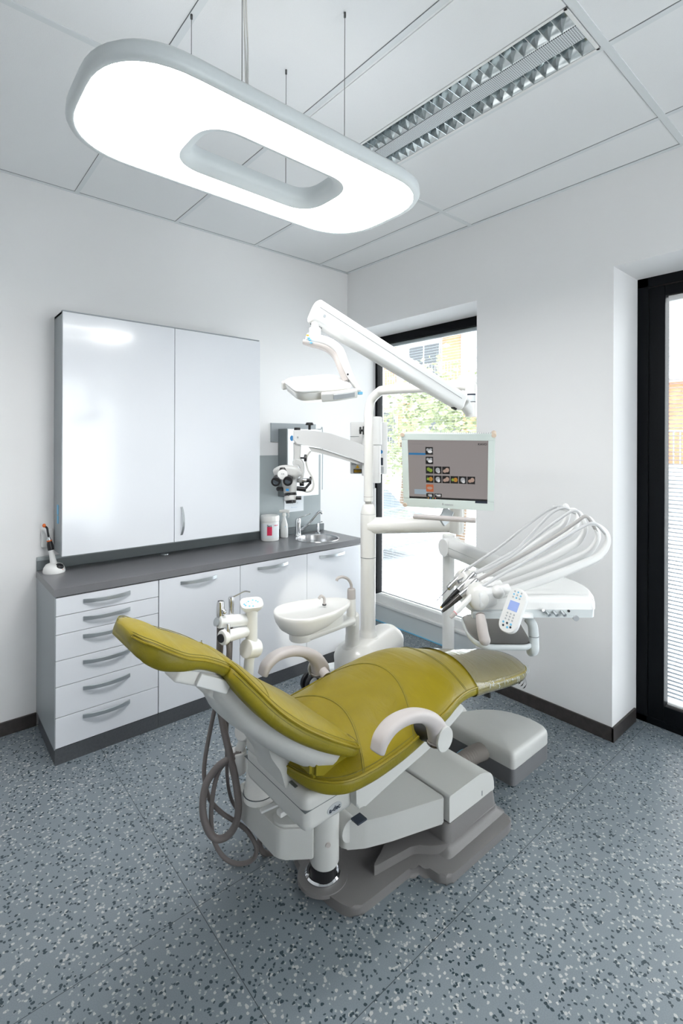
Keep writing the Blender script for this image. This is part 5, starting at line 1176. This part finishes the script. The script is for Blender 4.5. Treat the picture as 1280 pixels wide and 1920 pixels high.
for px_, py_ in ((558, 820), (683, 853)): ob('screw', B().cyl(mp(px_, py_, 3.05 + (px_ - 549) * .0007), mp(px_, py_, 3.065 + (px_ - 549) * .0007), .005, n=10), 'alu', sarm)
ob('knob', B().cyl(mp(580, 806, 3.1), mp(580, 797, 3.1), .008, n=12).cyl(mp(580, 797.5, 3.1), mp(580, 792.5, 3.1), .026, .022, n=20, bv=.004), 'blackp', ms)
ob('knob', B().cyl(mp(557, 807, 3.1), mp(557, 802, 3.1), .020, n=20, bv=.002), 'blackp', ms)
b = B(); b.lathe([(.017, 0), (.017, .003), (.0001, .003)], mp(547.5, 822, 3.08), -FW - RT, n=20, cap=False); ob('round_sticker', b, 'blue', ms)
b = B(); b.sweep([mp(557, 832, 3.1), mp(557, 850, 3.1), mp(556, 862, 3.1)], [.048, .044, .040], .04, rr=.3, up=FW, smooth=False)
b.sweep([mp(555, 866, 3.1), mp(562, 868, 3.1), mp(566, 876, 3.1), mp(567, 890, 3.1), mp(565, 900, 3.1)], [.050, .046, .030, .020, .018], .045, rr=.3, up=FW); b.cyl(mp(556, 868, 3.08), mp(556, 868, 3.13), .026, n=20); ob('carrier_arm', b, 'micro', ms, sharp=50)
ob('cross_knob', B().cyl(mp(563, 859, 3.1), mp(570, 859, 3.1), .006, n=10).cyl(mp(570, 859, 3.1), mp(575, 859, 3.1), .022, n=8, bv=.003), 'blackp', ms)
b = B(); b.cyl(mp(555, 901, 3.08), mp(575, 901, 3.08), .014, n=20); ob('cross_tube', b, 'steel', ms); ob('tube_collar', B().cyl(mp(561, 901, 3.08), mp(566, 901, 3.08), .0175, n=20), 'micro', ms)
ob('cross_knob', B().cyl(mp(574, 901, 3.08), mp(583, 901, 3.08), .012, n=16).cyl(mp(580, 901, 3.08), mp(584, 901, 3.08), .024, n=8, bv=.003), 'blackp', ms)
ob('side_handle', B().cyl(mp(555, 916, 3.05), mp(574, 918, 3.05), .014, n=16, bv=.003).cyl(mp(562, 908, 3.08), mp(570, 908, 3.08), .012, n=10).sweep([mp(572, 917, 3.05), mp(582, 905, 3.07)], .012, .014, smooth=False), 'blackp', ms)
ob('side_handle', B().cyl(mp(521, 917, 3.0), mp(532, 917, 3.05), .014, n=16, bv=.003), 'blackp', ms)
# optical head: inclined body with binocular tube
hd0, hd1 = mp(541, 895, 3.02), mp(545, 946, 2.99)
dh = (hd1 - hd0).normalized()
b = B(); b.lathe([(.030, -.01), (.045, .0), (.046, .03), (.043, .07), (.038, .098), (.036, .10)], hd0 + FW * .03, dh, n=28); ob('optics_body', b, 'micro', ms, sharp=60)
b = B(); b.lathe([(.0375, .100), (.0385, .104), (.0385, .114), (.037, .116)], hd0 + FW * .03, dh, n=28); ob('black_ring', b, 'blackp', ms)
b = B(); b.lathe([(.036, .116), (.038, .12), (.038, .142), (.034, .146)], hd0 + FW * .03, dh, n=28); ob('lens_housing', b, 'micro', ms)
b = B(); b.lathe([(.033, .146), (.031, .160), (.020, .158)], hd0 + FW * .03, dh, n=28); ob('lens_ring', b, 'blackp', ms)
ob('focus_knob', B().cyl(mp(555, 934, 3.0), mp(565, 934, 3.0), .011, n=14, bv=.002), 'blackp', ms)
b = B(); b.sweep([mp(520, 888, 3.02), mp(528, 884, 3.0), mp(540, 883, 3.0), mp(552, 885, 3.0), mp(557, 890, 3.02)], .07, .050, rr=.45, up=FW * -1); ob('binocular_body', b, 'micro', ms, sharp=60)
b = B(); b.lathe([(.0001, -.001), (.030, -.001), (.030, .006), (.0001, .008)], mp(530, 890, 2.96), -FW, n=26, cap=False); ob('cover_disc', b, 'white', ms); text('lettering', 'ii iiii', .012, basis(mp(530, 889, 2.946), RT, UP), 'ink', ms)
ob('top_knob', B().cyl(mp(531, 888, 2.99), mp(531, 879, 3.0), .030, .029, n=22, bv=.003), 'blackp', ms)
for px_, py_ in ((517, 904), (539.5, 903)):
    b = B(); b.cyl(mp(px_ + 2, py_ - 5, 3.0), mp(px_, py_, 2.935), .027, .0285, n=26, bv=.003); e_ = ob('eyepiece', b, 'blackp', ms); ob('eye_lens', B().cyl(mp(px_, py_, 2.936), mp(px_, py_, 2.9335), .017, n=20), 'winpane', e_)
q = B(); a = mp(536, 921, 2.958); q.box((0, 0, 0), (.018, .002, .014), .0003); q.xf(basis(a, RT, FW)); ob('badge', q, 'blue', ms)
ob('mark', B().sph(mp(541, 929, 2.965), .006, (1, 1, .6)), 'blackp', ms)
ob('light_cable', B().tube([mp(583, 846, 3.1), mp(577, 853, 3.1), mp(574, 865, 3.1), mp(577, 880, 3.1), mp(585, 895, 3.08), mp(588.5, 908, 3.06), mp(585, 919, 3.05), mp(576, 922, 3.05), mp(568, 920, 3.05)], .006), 'cord', ms)
# wheeled foot
for k in range(5):
    a = math.radians(145 + 72 * k); e = V((pcx + math.cos(a) * .385, pcy + math.sin(a) * .385, .12))
    leg = ob('leg', B().sweep([(pcx, pcy, .150), V((pcx, pcy, .150)).lerp(e, .5), e], [.13, .10, .07], [.09, .06, .035], rr=.4, smooth=False), 'lampwhite', ms, sharp=60)
    ca = a + .7; n_ = V((-math.sin(ca), math.cos(ca), 0)); o2 = V((e.x, e.y, .055)) + V((math.cos(ca), math.sin(ca), 0)) * .015
    cs = ob('caster_fork', B().sweep([e + V((0, 0, -.01)), o2 + V((0, 0, .005))], .030, .030, smooth=False), 'alu', leg)
    for s_ in (-1, 1):
        ob('wheel', B().lathe([(.030, 0), (.052, .0), (.055, .004), (.055, .018), (.050, .022), (.030, .022)], o2 + n_ * s_ * .012, n_ * s_, n=30), 'blackp', leg); ob('hub', B().lathe([(.036, .0225), (.034, .025), (.0001, .026)], o2 + n_ * s_ * .012, n_ * s_, n=24), 'lgrey', leg)
